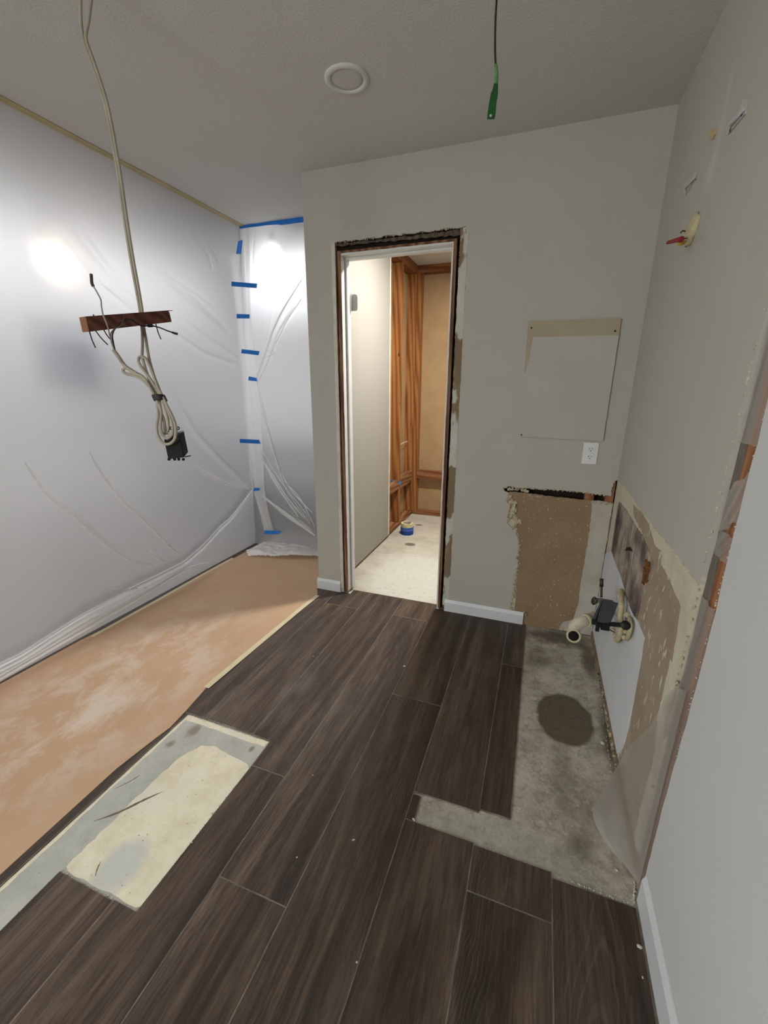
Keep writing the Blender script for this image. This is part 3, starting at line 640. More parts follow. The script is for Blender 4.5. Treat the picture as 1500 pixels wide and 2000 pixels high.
# ------------------------------------------------------------------ baseboards
def baseboard(name, a, b, nrm, h, label):
    """profile swept from a to b along the wall; nrm points into the room"""
    a, b, nrm = Vector(a), Vector(b), Vector(nrm)
    prof = [(0, 0), (0.012, 0), (0.012, h - 0.018), (0.010, h - 0.013), (0.006, h - 0.004), (0.004, h), (0, h)]
    bm = bmesh.new(); A = [bm.verts.new(a + nrm * u + Vector((0, 0, v))) for u, v in prof]; B = [bm.verts.new(b + nrm * u + Vector((0, 0, v))) for u, v in prof]
    for i in range(len(prof)):
        j = (i + 1) % len(prof); bm.faces.new((A[i], A[j], B[j], B[i]))
    bm.faces.new(A); bm.faces.new(B[::-1])
    o = obj(name, bm, M_TRIM); tag(o, label, kind='structure'); return o
baseboard('baseboard_left', (XL - 0.013, D - 0.0005, 0.0005), (-1.168, D - 0.0005, 0.0005), (0, -1, 0), 0.077, 'short white baseboard left of the doorway')
b = baseboard('baseboard_back', (-0.452, D - 0.0005, 0.0005), (0.018, D - 0.0005, 0.0005), (0, -1, 0), 0.077, 'white baseboard right of the doorway')
baseboard('baseboard_right', (XR - 0.0015, 1.005, 0.0005), (XR - 0.0015, -3.1, 0.0005), (-1, 0, 0), 0.097, 'white baseboard along the near right-hand wall')

# ------------------------------------------------------------------ door_1: stripped jamb with stops and hinge
door = bpy.data.objects.new('door_1', None); COL.objects.link(door); door.location = (-0.81, D, 0); tag(door, 'white door jamb without casing or door leaf', kind='structure')
JX0, JX1, JZ = -1.113, -0.502, 2.030
obj('jamb', BX((JX0 - 0.018, D - 0.001, 0.012), (JX0, D + 0.116, JZ + 0.018), 0.0008), M_JAMB, door)
obj('jamb', BX((JX1, D - 0.001, 0.0), (JX1 + 0.013, D + 0.116, JZ + 0.018), 0.0008), M_JAMB, door)
obj('head_jamb', BX((JX0, D - 0.001, JZ), (JX1, D + 0.116, JZ + 0.018), 0.0008), M_JAMB, door)
obj('stop', BX((JX0, D + 0.045, 0.02), (JX0 + 0.012, D + 0.080, JZ), 0.002), M_JAMB, door)
obj('stop', BX((JX1 - 0.012, D + 0.045, 0.0), (JX1, D + 0.080, JZ), 0.002), M_JAMB, door)
obj('head_stop', BX((JX0 + 0.012, D + 0.045, JZ - 0.012), (JX1 - 0.012, D + 0.080, JZ), 0.002), M_JAMB, door)
obj('raw_edge', slab2d(bmesh.new(), jag([(-1.1345, 0.01), (-1.1145, 0.01), (-1.1135, 0.5), (-1.1150, 1.2), (-1.1145, 2.052), (-1.1345, 2.052)], 0.03, 0.0013, True), XZ, D - 0.003, D - 0.0005), M_RAWEDGE, door)
obj('raw_edge', slab2d(bmesh.new(), jag([(-1.113, 2.0395), (-0.492, 2.0395), (-0.492, 2.051), (-1.113, 2.051)], 0.03, 0.001, True), XZ, D - 0.003, D - 0.0005), M_RAWEDGE, door)
obj('raw_edge', slab2d(bmesh.new(), jag([(-0.4955, 0.01), (-0.4790, 0.01), (-0.4780, 2.051), (-0.4955, 2.051)], 0.03, 0.0008, True), XZ, D - 0.003, D - 0.0005), M_RAWEDGE, door)
def hinge(z, yy, leaf=0.034):
    bm = bmesh.new(); x = JX0 + 0.0012
    # leaf folded out from the pin, round-cornered, with three screw holes
    pin = Vector((JX0 + 0.006, yy, z)); ang = 0.30
    def lf(u, v): return pin + Vector((math.cos(ang) * u, math.sin(ang) * u, v))
    poly = [(0, -0.044), (leaf - 0.012, -0.044), (leaf - 0.003, -0.040), (leaf, -0.031), (leaf, 0.031), (leaf - 0.003, 0.040), (leaf - 0.012, 0.044), (0, 0.044)]
    nrm = Vector((-math.sin(ang), math.cos(ang), 0))
    slab2d(bm, poly, lambda u, v, t: lf(u, v) + nrm * t, 0, 0.0022)
    o = obj('hinge', bm, M_STEEL, door)
    b2 = bmesh.new(); tube(b2, [pin + Vector((0, 0, -0.045)), pin + Vector((0, 0, 0.045))], 0.0052, 12, 2, False)
    p_ = obj('pin', b2, M_STEEL, o); p_.location = (0, 0, 0)
    b3 = bmesh.new()
    for (u, v) in ((leaf * .60, 0.030), (leaf * .78, 0.0), (leaf * .60, -0.030)):
        lathe(b3, [(0.0, -0.0004), (0.0036, -0.0004), (0.0036, 0.0), (0.0, 0.0)], lf(u, v) - nrm * 0.0003, nrm, 12)
    p_ = obj('screw_hole', b3, M_TRIM, o); p_.location = (0, 0, 0)
hinge(1.815, D + 0.119)
h2 = obj('hinge', BX((JX0 - 0.001, D + 0.088, 0.20), (JX0 + 0.0014, D + 0.114, 0.288), 0.001), M_STEEL, door)
# black gap beside the jamb, deep inside the framing
obj('shim_gap', BX((-1.1465, D + 0.030, 0.0), (-1.131, D + 0.10, 2.086)), M_DARKGAP, door)
obj('shim_gap', BX((-0.489, D + 0.030, 0.0), (-0.467, D + 0.10, 2.086)), M_DARKGAP, door)
obj('shim_gap', BX((-1.1465, D + 0.035, 2.048), (-0.467, D + 0.10, 2.086)), M_DARKGAP, door)

# ------------------------------------------------------------------ the bathroom beyond
BXW = -1.225
wl = bpy.data.objects.new('wall_bathroom_left', None); COL.objects.link(wl); wl.location = (BXW, 3.4, 0); tag(wl, 'bathroom side wall, half white drywall and half open studs', kind='structure')
bm = slab2d(bmesh.new(), [(D + 0.115, 0.022), (3.53, 0.022)] + jag([(3.53, 0.03), (3.535, 2.44)], 0.05, 0.003) + [(D + 0.115, H)], YZ, BXW, BXW - T)
obj('drywall_sheet', bm, M_BATHW, wl)
obj('drywall_edge', slab2d(bmesh.new(), jag([(3.510, 0.025), (3.533, 0.025), (3.533, 2.43), (3.512, 2.43)], 0.05, 0.003, True), YZ, BXW + 0.0012, BXW - 0.004), simple('cream_board_edge', (0.74, 0.68, 0.55), (0.6, 0.54, 0.42), 20, 0.9, 0.3, 60), wl)
bm = bmesh.new(); lumps(bm, [(3.535, 0.03), (3.54, 2.42)], YZ, 0.001, 0.004, 90, BXW - 0.002); o = obj('plaster_crumbs', bm, M_CREAM, wl); o['kind'] = 'stuff'
SX = BXW - T
for y in (2.7, 3.105, 3.51, 3.865, 4.297):
    obj('stud', BX((SX - 0.089, y, 0.04), (SX, y + 0.038, 2.40), 0.002), M_STUD, wl)
obj('bottom_plate', BX((SX - 0.089, D + 0.115, -0.003), (SX, 4.335, 0.038), 0.002), M_PLATE, wl)
obj('top_plate', BX((SX - 0.089, D + 0.115, 2.36), (SX + 0.002, 4.43, 2.44), 0.002), M_PLATEX, wl)
obj('blocking', BX((SX - 0.038, 3.55, 0.385), (SX, 3.865, 0.475), 0.002), M_PLATE, wl)
obj('blocking', BX((SX - 0.042, 3.903, 0.375), (SX, 4.297, 0.490), 0.002), M_PLATE, wl)
obj('drywall_back', BX((SX - 0.101, D + 0.115, 0.0), (SX - 0.089, 4.45, H)), M_BROWNB, wl)
wb = bpy.data.objects.new('wall_bathroom_back', None); COL.objects.link(wb); wb.location = (-0.8, 4.34, 0); tag(wb, 'bathroom end wall open to brown drywall backing', kind='structure')
BY = 4.340
obj('drywall_back', BX((-1.33, BY + 0.089, 0.0), (0.6, BY + 0.101, H)), M_BROWNB, wb)
obj('stud', BX((SX - 0.002, BY, 0.036), (SX + 0.042, BY + 0.087, 2.40), 0.002), M_STUD, wb)
obj('stud', BX((-0.80, BY, 0.036), (-0.762, BY + 0.087, 2.40), 0.002), M_STUD, wb)
obj('bottom_plate', BX((SX, BY - 0.002, -0.003), (0.6, BY + 0.087, 0.036), 0.002), M_PLATEX, wb)
obj('top_plate', BX((SX, BY - 0.002, 2.375), (0.6, BY + 0.087, 2.44), 0.002), M_PLATEX, wb)
obj('blocking', BX((SX + 0.042, BY, 0.400), (-0.80, BY + 0.038, 0.492), 0.002), M_PLATEX, wb)
wr_ = obj('wall_bathroom_right', BX((0.45, D + 0.115, 0), (0.5, 4.5, H)), M_BATHW); tag(wr_, 'bathroom right wall hidden by the jamb', kind='structure')
bm = bmesh.new(); lathe(bm, [(0.0, -0.004), (0.075, -0.004), (0.085, -0.010), (0.095, -0.006), (0.095, 0.0), (0.0, 0.0)], (-0.50, 2.97, H - 0.012), (0, 0, 1), 32)
tag(obj('ceiling_light', bm, M_LTRIM), 'round ceiling lamp of the bathroom behind the door head', 'lamp')
# white cable between two studs
cw = bmesh.new(); tube(cw, [P(777, 873, 0, SX - 0.04), P(783, 868, 0, SX - 0.045), P(790, 864, 0, SX - 0.05), P(796, 862, 0, SX - 0.045)], 0.0035, 8, 6)
tag(obj('cable', cw, M_OUTL), 'short white cable running between two bathroom studs', 'cable')
# blue tape on the stud and two tape rolls on the floor
bm = bmesh.new(); a = [P(763, 933.5, 0, SX + 0.004), P(776, 934, 0, SX + 0.004), P(776, 942, 0, SX + 0.004), P(763, 942, 0, SX + 0.004)]
bm = hexa(bmesh.new(), [Vector((SX - 0.02, 3.845, 0.462)), Vector((SX + 0.012, 3.862, 0.466)), Vector((SX + 0.012, 3.862, 0.428)), Vector((SX - 0.02, 3.845, 0.424)), Vector((SX - 0.085, 3.862, 0.466)), Vector((SX + 0.012, 3.8645, 0.466)), Vector((SX + 0.012, 3.8645, 0.428)), Vector((SX - 0.085, 3.8635, 0.424))])
tag(obj('tape_strip', bm, M_BLUE), 'blue tape tab wrapped on the bathroom stud above the blocking', 'tape')
TR = Vector((-1.098, 3.69, -0.004))
def tape_roll(z, h, r, mat, label, top=None):
    t = thing('tape_roll', label, 'tape roll', TR + Vector((0, 0, z)))
    bm = lathe(bmesh.new(), [(0.040, 0), (r, 0), (r, h), (0.040, h)], TR + Vector((0, 0, z)), (0, 0, 1), 36, False)
    obj('tape', bm, mat, t)
    bm = lathe(bmesh.new(), [(0.038, 0.001), (0.0405, 0.001), (0.0405, h - 0.001), (0.038, h - 0.001), (0.038, 0.001)], TR + Vector((0, 0, z)), (0, 0, 1), 36, False)
    obj('core', bm, M_CARD, t); return t
tape_roll(0.0005, 0.036, 0.062, M_BLUED, 'bottom roll of the tape stack on the bathroom floor, dark blue')
tape_roll(0.037, 0.036, 0.062, simple('blue_tape_mid', (0.02, 0.075, 0.34), (0.10, 0.17, 0.45), 40, 0.5, 0.0, stretch=(0.2, 0.2, 3)), 'middle roll of the tape stack on the bathroom floor, brighter blue')
tape_roll(0.0735, 0.034, 0.058, simple('cream_tape', (0.60, 0.52, 0.28), (0.10, 0.08, 0.05), 18, 0.6, 0.0, lo=0.55, hi=0.6), 'cream tape roll topping the stack on the bathroom floor')

# ------------------------------------------------------------------ rooms behind the plastic and behind the viewer
for nm, lo, hi, lab in (('wall_kitchen_left', (-5.2, -3.2, 0), (-5.1, 6, H), 'far wall of the kitchen behind the plastic'), ('wall_hall_back', (-5.2, 5.9, 0), (-1.3, 6.0, H), 'wall at the end of the hall behind the plastic'), ('wall_rear', (-5.2, -3.2, 0), (XR, -3.1, H), 'wall behind the viewer')):
    tag(obj(nm, BX(lo, hi), M_KWALL), lab, kind='structure')
tag(obj('kitchen_side_blocker', BX((-2.30, -3.1, 0), (-2.20, -0.72, H)), M_KWALL), 'unseen light-blocking wall between kitchen and the room behind the viewer', kind='structure')  # added out of view to keep the rear fill off the plastic's kitchen side
tag(obj('wall_hall_right', BX((-1.345, D + 0.115, 0), (XL, 6, H)), M_KWALL), 'hall wall behind the plastic', kind='structure')
cb = thing('kitchen_cabinet', 'dark base cabinet run seen as a blur through the plastic', 'cabinet', (-2.9, 3.4, 0))
obj('cabinet_body', BX((-3.9, 3.25, 0.0), (-1.45, 3.85, 0.86), 0.004), M_CAB, cb); obj('countertop', BX((-3.93, 3.22, 0.86), (-1.44, 3.86, 0.90), 0.004), M_CAB, cb)
bp = thing('hanging_panel', 'blurred blue-grey panel behind the left plastic', 'panel', (-2.60, 1.80, 1.34))
obj('board', BX((-2.64, 1.66, 1.34), (-2.60, 1.98, 1.70), 0.004), M_BLUEP, bp)
for y in (1.70, 1.94): obj('cord', tube(bmesh.new(), [Vector((-2.62, y, 1.695)), Vector((-2.62, y, H))], 0.003, 8, 2, False), M_OUTL, bp)
for nm, c, lab in (('work_lamp', Vector((-1.985, 3.07, 2.28)), 'bright white bulb glowing through the far plastic'), ('work_lamp', Vector((-2.50, 1.76, 1.97)), 'warm bulb glowing through the left plastic')):
    t = thing(nm, lab, 'lamp', c)
    obj('cord', tube(bmesh.new(), [c + Vector((0, 0, 0.12)), Vector((c.x, c.y, H))], 0.004, 8, 2, False), M_BLACK, t)
    obj('socket', lathe(bmesh.new(), [(0.0, 0.13), (0.016, 0.13), (0.018, 0.07), (0.0, 0.07)], c, (0, 0, 1), 16), M_BLACK, t)

# ------------------------------------------------------------------ plastic sheeting
def polyd(px, py, pts):
    """distance and position along a polyline for numpy arrays"""
    best = np.full(px.shape, 1e9); along = np.zeros(px.shape); acc = 0.0; L = sum(math.dist(a, b) for a, b in zip(pts, pts[1:]))
    for a, b in zip(pts, pts[1:]):
        ax, ay = a; dx, dy = b[0] - ax, b[1] - ay; l2 = dx * dx + dy * dy
        t = np.clip(((px - ax) * dx + (py - ay) * dy) / l2, 0, 1); d = np.hypot(px - ax - t * dx, py - ay - t * dy)
        m = d < best; best[m] = d[m]; along[m] = ((acc + t * math.sqrt(l2)) / L)[m]; acc += math.sqrt(l2)
    return best, along
def smooth2d(a):
    return a
LXT, LXB = -2.162, -2.275
def LP(px, py):
    p = P(px, py, 0, -2.20); return (p.y, p.z)
crease = [LP(x, y) for x, y in [(500, 957), (462, 1009), (440, 1031), (409, 1066), (374, 1097), (352, 1110), (264, 1154), (176, 1202), (88, 1264), (0, 1308)]]
crease += [(0.5, 0.03), (-0.7, 0.03)]
wr = [([(110, 452), (140, 490), (190, 560), (250, 605)], .010, .010), ([(130, 440), (175, 500), (215, 545), (262, 590)], .008, .008), ([(95, 470), (150, 540), (200, 590)], .006, .010),
      ([(150, 440), (200, 510), (230, 540)], .006, .008), ([(330, 555), (380, 585), (430, 635), (472, 690)], .010, .012), ([(345, 570), (400, 610), (440, 645)], .008, .006), ([(300, 520), (360, 560), (420, 600)], .006, .010),
      ([(370, 460), (400, 500), (410, 530)], .006, .007), ([(385, 455), (415, 500), (425, 525)], .005, .006), ([(340, 650), (400, 690), (470, 715)], .006, .012), ([(350, 620), (420, 670), (475, 705)], .006, .010),
      
      ([(225, 820), (240, 845)], .006, .006), ([(340, 770), (390, 850), (440, 900), (495, 950)], .008, .02)]
ny, nz = 330, 230
Y, Z = np.meshgrid(np.linspace(-0.7, 2.966, ny), np.linspace(0.0, H - 0.001, nz), indexing='ij')
X = LXT + (LXB - LXT) * (1 - Z / H) ** 1.3
X += 0.020 * np.sin(Y * 1.3 + 0.6) * np.sin(Z * math.pi / H) + 0.010 * np.sin(Y * 3.1 + Z * 2.2) * np.sin(Z * math.pi / H)
for pts, amp, w in wr:
    d, s = polyd(Y, Z, [LP(*q) for q in pts]); X += 1.5 * amp * np.exp(-(d / w) ** 2) * np.sin(np.pi * np.clip(s, 0.02, 0.98)) ** 0.5
d, s = polyd(Y, Z, crease)
yy = np.interp(Y, [c[0] for c in crease[::-1]], [c[1] for c in crease[::-1]])
below = Z < yy
X += 0.018 * np.exp(-(d / 0.03) ** 2)
X += np.where(below, -0.012 * np.clip(d / 0.15, 0, 1), 0)
def grid_obj(name, X, Y, Z, mat, parent=None, zmin=0.0015):
    nI, nJ = X.shape; v = np.stack([X, Y, np.maximum(Z, zmin)], -1).reshape(-1, 3)
    i, j = np.meshgrid(np.arange(nI - 1), np.arange(nJ - 1), indexing='ij'); b = (i * nJ + j).ravel()
    me = bpy.data.meshes.new(name); me.from_pydata(v.tolist(), [], np.stack([b, b + nJ, b + nJ + 1, b + 1], -1).tolist())
    me.polygons.foreach_set('use_smooth', [True] * len(me.polygons)); me.update()
    o = link(name, me, mat, parent)
    if parent: o.location = -parent.location
    return o
left = thing('plastic_sheet', 'large milky plastic sheet taped along the ceiling at left', 'plastic sheet', (LXB, 1.2, 0))
grid_obj('sheet', X, Y, Z, M_POLY, left)
def pleat(pts, w, depth, parent, fn, mat=None, waves=2, taper=True, seed=0, off=0.006):
    """narrow folded strip of sheet: several gathers side by side along a polyline in the sheet's plane"""
    rr = random.Random(seed); c = catmull([Vector((a, b, 0)) for a, b in pts], 8); n = len(c); k = waves * 6 + 1; g = np.zeros((n, k, 3)); ph = rr.uniform(0, 6)
    for i, p in enumerate(c):
        t = (c[min(i + 1, n - 1)] - c[max(i - 1, 0)]).normalized(); s = Vector((-t.y, t.x, 0)); f = i / (n - 1)
        ww = w * ((0.25 + 0.75 * math.sin(math.pi * min(1, max(0, f))) ** 0.6) if taper else 1) * (1 + 0.15 * math.sin(f * 9 + ph))
        for j in range(k):
            u = j / (k - 1) - 0.5
            q = p + s * ww * u; o_ = off + depth * (0.5 + 0.5 * math.cos(u * 2 * math.pi * waves + ph + 0.8 * math.sin(f * 7))) * (1 - (2 * u) ** 4)
            g[i, j] = fn(q.x, q.y, o_)
    return grid_obj('pleat', g[..., 0], g[..., 1], g[..., 2], mat or M_PLEAT, parent)
def lx(z): return LXT + (LXB - LXT) * (1 - max(0, min(z, H)) / H) ** 1.3
def LF(y, z, o): return (lx(z) + 0.006 + o, y, max(z, 0.002))
hem_top = [(x, y) for x, y in [(0, 1322), (60, 1290), (120, 1252), (180, 1215), (250, 1178), (310, 1146), (350, 1122), (378, 1104)]]
pleat([(-0.7, 0.05), (0.3, 0.05), (0.7, 0.05)] + [(LP(x, y)[0], LP(x, y)[1]) for x, y in hem_top], 0.085, 0.016, left, LF, M_HEM, waves=3, seed=3)
pleat([(-0.7, 0.02), (0.5, 0.02)] + [LP(x, y) for x, y in [(0, 1338), (100, 1280), (200, 1222), (300, 1162), (370, 1118), (420, 1100)]], 0.05, 0.012, left, LF, M_HEM, waves=2, seed=4, off=0.012)
pleat(crease[:7], 0.026, 0.010, left, LF, M_HEM, waves=2, seed=5)
for k, (pts, w) in enumerate([([(49, 903), (98, 967), (156, 1011), (210, 1059), (264, 1094), (313, 1106)], .026), ([(176, 883), (210, 937), (254, 986), (303, 1030), (342, 1069), (362, 1084)], .022), ([(293, 1064), (318, 1089), (342, 1103)], .016), ([(215, 1150), (260, 1154), (300, 1150)], .016)]):
    pleat([LP(*q) for q in pts], w, 0.006, left, LF, M_FOLD, waves=1, seed=40 + k, off=0.006)
pleat([LP(*q) for q in [(373, 895), (410, 925), (450, 945), (498, 957)]], 0.030, 0.010, left, LF, waves=2, seed=6)
pleat([LP(*q) for q in [(463, 945), (480, 948), (498, 956)]], 0.02, 0.008, left, LF, waves=1, seed=7)
pleat([LP(*q) for q in [(483, 930), (490, 945), (499, 956)]], 0.014, 0.008, left, LF, waves=1, seed=8)

# far sheet across the hall
FY = 2.95
def FP(px, py): p = P(px, py, 1, FY); return (p.x, p.z)
nx, nz = 150, 260
X2, Z2 = np.meshgrid(np.linspace(-2.285, -1.347, nx), np.linspace(0.0, H - 0.001, nz), indexing='ij')
Y2 = np.full(X2.shape, FY)
Y2 += 0.012 * np.sin(X2 * 5) * np.sin(Z2 * math.pi / H)
fw = [([(505, 740), (530, 660), (555, 610), (592, 545)], .014, .012), ([(515, 735), (545, 650), (592, 580)], .008, .012), ([(520, 600), (560, 520), (592, 500)], .006, .012), ([(500, 560), (520, 470)], .008, .008), ([(490, 560), (497, 450)], .010, .006), ([(480, 560), (482, 450)], .010, .006),
      ([(503, 745), (520, 830), (540, 900), (560, 955), (605, 1020)], .018, .012), ([(512, 890), (545, 950), (585, 1010)], .016, .012), ([(520, 900), (560, 960), (600, 1010)], .012, .008), ([(515, 965), (560, 1000), (615, 1045)], .018, .018), ([(530, 760), (560, 860), (590, 930)], .006, .02), ([(540, 570), (530, 620), (515, 690)], .006, .01)]
for pts, amp, w in fw:
    d, s = polyd(X2, Z2, [FP(*q) for q in pts]); Y2 -= amp * np.exp(-(d / w) ** 2) * np.sin(np.pi * np.clip(s, 0.03, 0.97)) ** 0.5
far = thing('plastic_sheet', 'narrow milky plastic sheet hung across the hall under blue tape', 'plastic sheet', (-1.8, FY, 0))
grid_obj('sheet', X2, Y2, Z2, M_POLYF, far)
def FF(x, z, o): return (x, FY - 0.012 - o, max(z, 0.003))
seam = [FP(*q) for q in [(476, 448), (480, 520), (482, 600), (488, 680), (494, 740), (498, 800), (503, 870), (508, 940), (515, 985), (528, 1038)]]
pleat(seam, 0.11, 0.006, far, FF, M_SEAM, waves=2, taper=False, seed=11)
o = far.children[-1]; o.name = 'seam_fold'
for k, (pts, w, wv) in enumerate([([(503, 742), (525, 680), (548, 620), (592, 548)], .012, 1), ([(510, 742), (540, 675), (565, 625), (592, 585)], .006, 1), ([(505, 745), (522, 830), (542, 900), (562, 955), (608, 1022)], .011, 1), ([(512, 892), (545, 950), (585, 1008)], .016, 2), ([(515, 880), (555, 945), (600, 1000)], .008, 1), ([(540, 905), (575, 960), (612, 1000)], .007, 1), ([(515, 700), (540, 690), (520, 684)], .004, 1), ([(560, 940), (590, 975), (618, 1030)], .008, 1), ([(522, 905), (560, 965), (598, 1012)], .010, 1), ([(513, 966), (560, 1003), (618, 1045)], .034, 3), ([(500, 960), (512, 995), (528, 1034)], .022, 2), ([(470, 452), (474, 500), (470, 540)], .03, 2)]):
    pleat([FP(*q) for q in pts], w, 0.010, far, FF, waves=wv, seed=20 + k)

# crumpled surplus of the far sheet lying on the paper
pil = None
def pile():
    outer = [(478, 1078), (484, 1087), (505, 1088), (540, 1091), (575, 1092), (612, 1092), (640, 1090), (640, 1046), (600, 1040), (560, 1040), (528, 1040), (510, 1050), (492, 1062)]
    poly = [P(x, y, 2, 0.004).to_2d() for x, y in outer]
    poly = [(max(-2.24, min(-1.35, p.x)), min(p.y, 3.25)) for p in poly]
    hole = [P(x, y, 2, 0.004).to_2d() for x, y in [(518, 1057), (527, 1051), (540, 1055), (538, 1061), (528, 1062)]]
    xs = [p[0] for p in poly]; ys = [p[1] for p in poly]
    def inside(x, y, pl):
        c = False
        for (x1, y1), (x2, y2) in zip(pl, pl[1:] + pl[:1]):
            if (y1 > y) != (y2 > y) and x < (x2 - x1) * (y - y1) / (y2 - y1) + x1: c = not c
        return c
    hl = [(p.x, p.y) for p in hole]
    gx = np.linspace(min(xs), max(xs), 130); gy = np.linspace(min(ys), max(ys), 90); bm = bmesh.new(); V = {}
    from mathutils import noise as mn
    def ht(x, y):
        a = mn.noise(Vector((x * 7, y * 16, 1.3))); b2 = mn.noise(Vector((x * 18 + 4, y * 36, 7.1))); c = mn.noise(Vector((x * 3, y * 6, 3)))
        e = min(1.0, min(abs(x - min(xs)), abs(y - min(ys))) / 0.06)
        return 0.005 + e * (0.022 + 0.030 * abs(a) + 0.012 * abs(b2) + 0.018 * c)
    for i, x in enumerate(gx):
        for j, y in enumerate(gy):
            if inside(x, y, poly) and not inside(x, y, hl): V[i, j] = bm.verts.new((x, y, max(0.004, ht(x, y))))
    for (i, j), v in V.items():
        q = [V.get(k) for k in ((i, j), (i + 1, j), (i + 1, j + 1), (i, j + 1))]
        if all(q): f = bm.faces.new(q); f.smooth = True
    for v in [v for v in bm.verts if not v.link_faces]: bm.verts.remove(v)
    o = obj('plastic_pile', bm, M_PILE, None, True); return tag(o, 'crumpled surplus plastic bunched on the brown paper in the hall', 'plastic sheet')
pile()

# ------------------------------------------------------------------ tape strips
def tape(pts_px, label, fn, th=0.0007, mat=None, group=None, name='tape_strip', cat='tape', steps=8, wob=0.0015, lift=0.0):
    """tape strip from four corners (clockwise from upper left); slightly buckled, with thickness"""
    a, b, c, d = [Vector(fn(x, y)) for x, y in pts_px]; n = (b - a).cross(d - a).normalized()
    if n.dot(CAM - a) < 0: n = -n
    bm = bmesh.new(); rows = []
    for i in range(steps + 1):
        t = i / steps; bend = n * (wob * (math.sin(t * 9 + a.x * 30) + 1) + lift)
        p, q = a.lerp(b, t) + bend, d.lerp(c, t) + bend
        rows.append([bm.verts.new(p + n * th), bm.verts.new(q + n * th), bm.verts.new(q), bm.verts.new(p)])
    for r, s in zip(rows, rows[1:]):
        for k in range(4): bm.faces.new((r[k], r[(k + 1) % 4], s[(k + 1) % 4], s[k]))
    bm.faces.new(rows[0]); bm.faces.new(rows[-1][::-1])
    return tag(obj(name, bm, mat or M_BLUE), label, cat, group)
fy = lambda d: (lambda x, y: P(x, y, 1, d))
FT = FY - 0.032; GB = 'blue tape strips down the plastic seam'
def corner_fn(xm):
    def f(x, y):
        if x >= xm: return P(x, y, 1, FT)
        p = P(x, y, 0, -2.2); return P(x, y, 0, lx(p.z) + 0.016)
    return f
tape([(465, 471), (473, 469), (470, 496), (461, 496)], 'topmost blue strip on the plastic seam, set upright', (lambda x, y: P(x, y, 0, -2.140)), group=GB)
tape([(452, 550), (502, 554), (501, 563), (452, 559)], 'longest blue strip on the plastic seam, below the upright one', corner_fn(480), group=GB)
tape([(462, 613), (487, 614), (487, 622), (462, 622)], 'short blue strip on the plastic seam level with the wood block', corner_fn(480), group=GB)
tape([(472, 682), (507, 686), (505, 694), (471, 690)], 'slanting blue strip on the plastic seam below the wood block', corner_fn(480), group=GB)
tape([(486, 735), (501, 738), (503, 745), (485, 743)], 'small blue tab at the waist of the plastic seam', fy(FT), group=GB)
tape([(468, 857), (506, 859), (509, 867), (468, 865)], 'long blue strip on the plastic seam beside the hanging box', corner_fn(480), group=GB)
tape([(497, 953), (507, 953), (507, 958), (494, 959)], 'tiny blue tab where the plastic is gathered to a point', fy(FT), group=GB)
tape([(517, 1036), (550, 1037), (546, 1043), (516, 1043)], 'lowest blue strip just above the crumpled plastic', fy(FT), group=GB)
t = thing('tape_strip', 'blue tape run along the ceiling above the far plastic', 'tape', P(530, 435, 1, FY - 0.02))
for q in ([(467, 437), (522, 431), (522, 440), (468, 447)], [(518, 430), (560, 427), (560, 438), (519, 440)], [(546, 428), (594, 424), (594, 434), (547, 440)]):
    o = tape(q, None, fy(FY - 0.022 - 0.002 * R.random()), cat=None); mw = o.location.copy(); o.name = 'tape_piece'; o.parent = t; o.location = -t.location
    for k in ('label', 'category', 'group'):
        if k in o.keys(): del o[k]
bm = bmesh.new(); box(bm, (-2.185, -0.7, H - 0.0015), (-2.130, 2.945, H - 0.0003))
for i in range(3): box(bm, (-2.176, [-0.7, 0.9, 2.0][i], H - 0.0024 - 0.0006 * i), (-2.124 + 0.002 * i, [0.95, 2.1, 2.945][i], H - 0.0013))
mk = bm; mk2 = tag(obj('masking_tape', mk, M_MASKC), 'long cream masking tape sealing the left plastic to the ceiling', 'tape')

# ------------------------------------------------------------------ brown paper on the floor with taped edges
pp = [(-2.265, -0.9), (-1.325, -0.9), (-1.328, 0.43)] + [(-1.335, 0.82), (-1.316, 0.98), (-1.306, 1.04), (-1.318, 1.15), (-1.338, 1.28), (-1.30, 2.29), (-1.346, 2.36), (-1.346, 3.3), (-2.235, 3.3), (-2.238, 1.6), (-2.262, 1.35)]
paper = tag(obj('floor_paper', slab2d(bmesh.new(), pp, XY, 0.0006, 0.0022), M_PAPER), 'dusty brown protective paper laid along the floor', 'paper')
def fstrip(pts, w, label, name='masking_tape', off=0.0028, mat=None):
    bm = bmesh.new(); c = [Vector(p) for p in pts]; n = len(c); L = []
    for i, p in enumerate(c):
        t = (c[min(i + 1, n - 1)] - c[max(i - 1, 0)]).normalized(); s = Vector((-t.y, t.x)) * w / 2
        A, B = p + s, p - s
        L.append([bm.verts.new((A.x, A.y, off)), bm.verts.new((B.x, B.y, off)), bm.verts.new((B.x, B.y, off - 0.0005)), bm.verts.new((A.x, A.y, off - 0.0005))])
    for r, s in zip(L, L[1:]):
        for k in range(4): bm.faces.new((r[k], r[(k + 1) % 4], s[(k + 1) % 4], s[k]))
    bm.faces.new(L[0]); bm.faces.new(L[-1][::-1])
    return tag(obj(name, bm, mat or M_MASK), label, 'tape')
fstrip([(-1.343, 1.285), (-1.325, 1.7), (-1.308, 2.05), (-1.292, 2.27)], 0.024, 'cream masking tape along the planks side of the brown paper')
fstrip([(-1.330, 1.282), (-1.312, 1.7), (-1.297, 2.05), (-1.281, 2.27)], 0.012, 'narrow second tape overlapping the right paper edge', off=0.0036)
fstrip([(-2.235, 1.40), (-2.240, 1.9), (-2.248, 2.3), (-2.246, 2.60)], 0.024, 'cream masking tape along the plastic side of the brown paper')

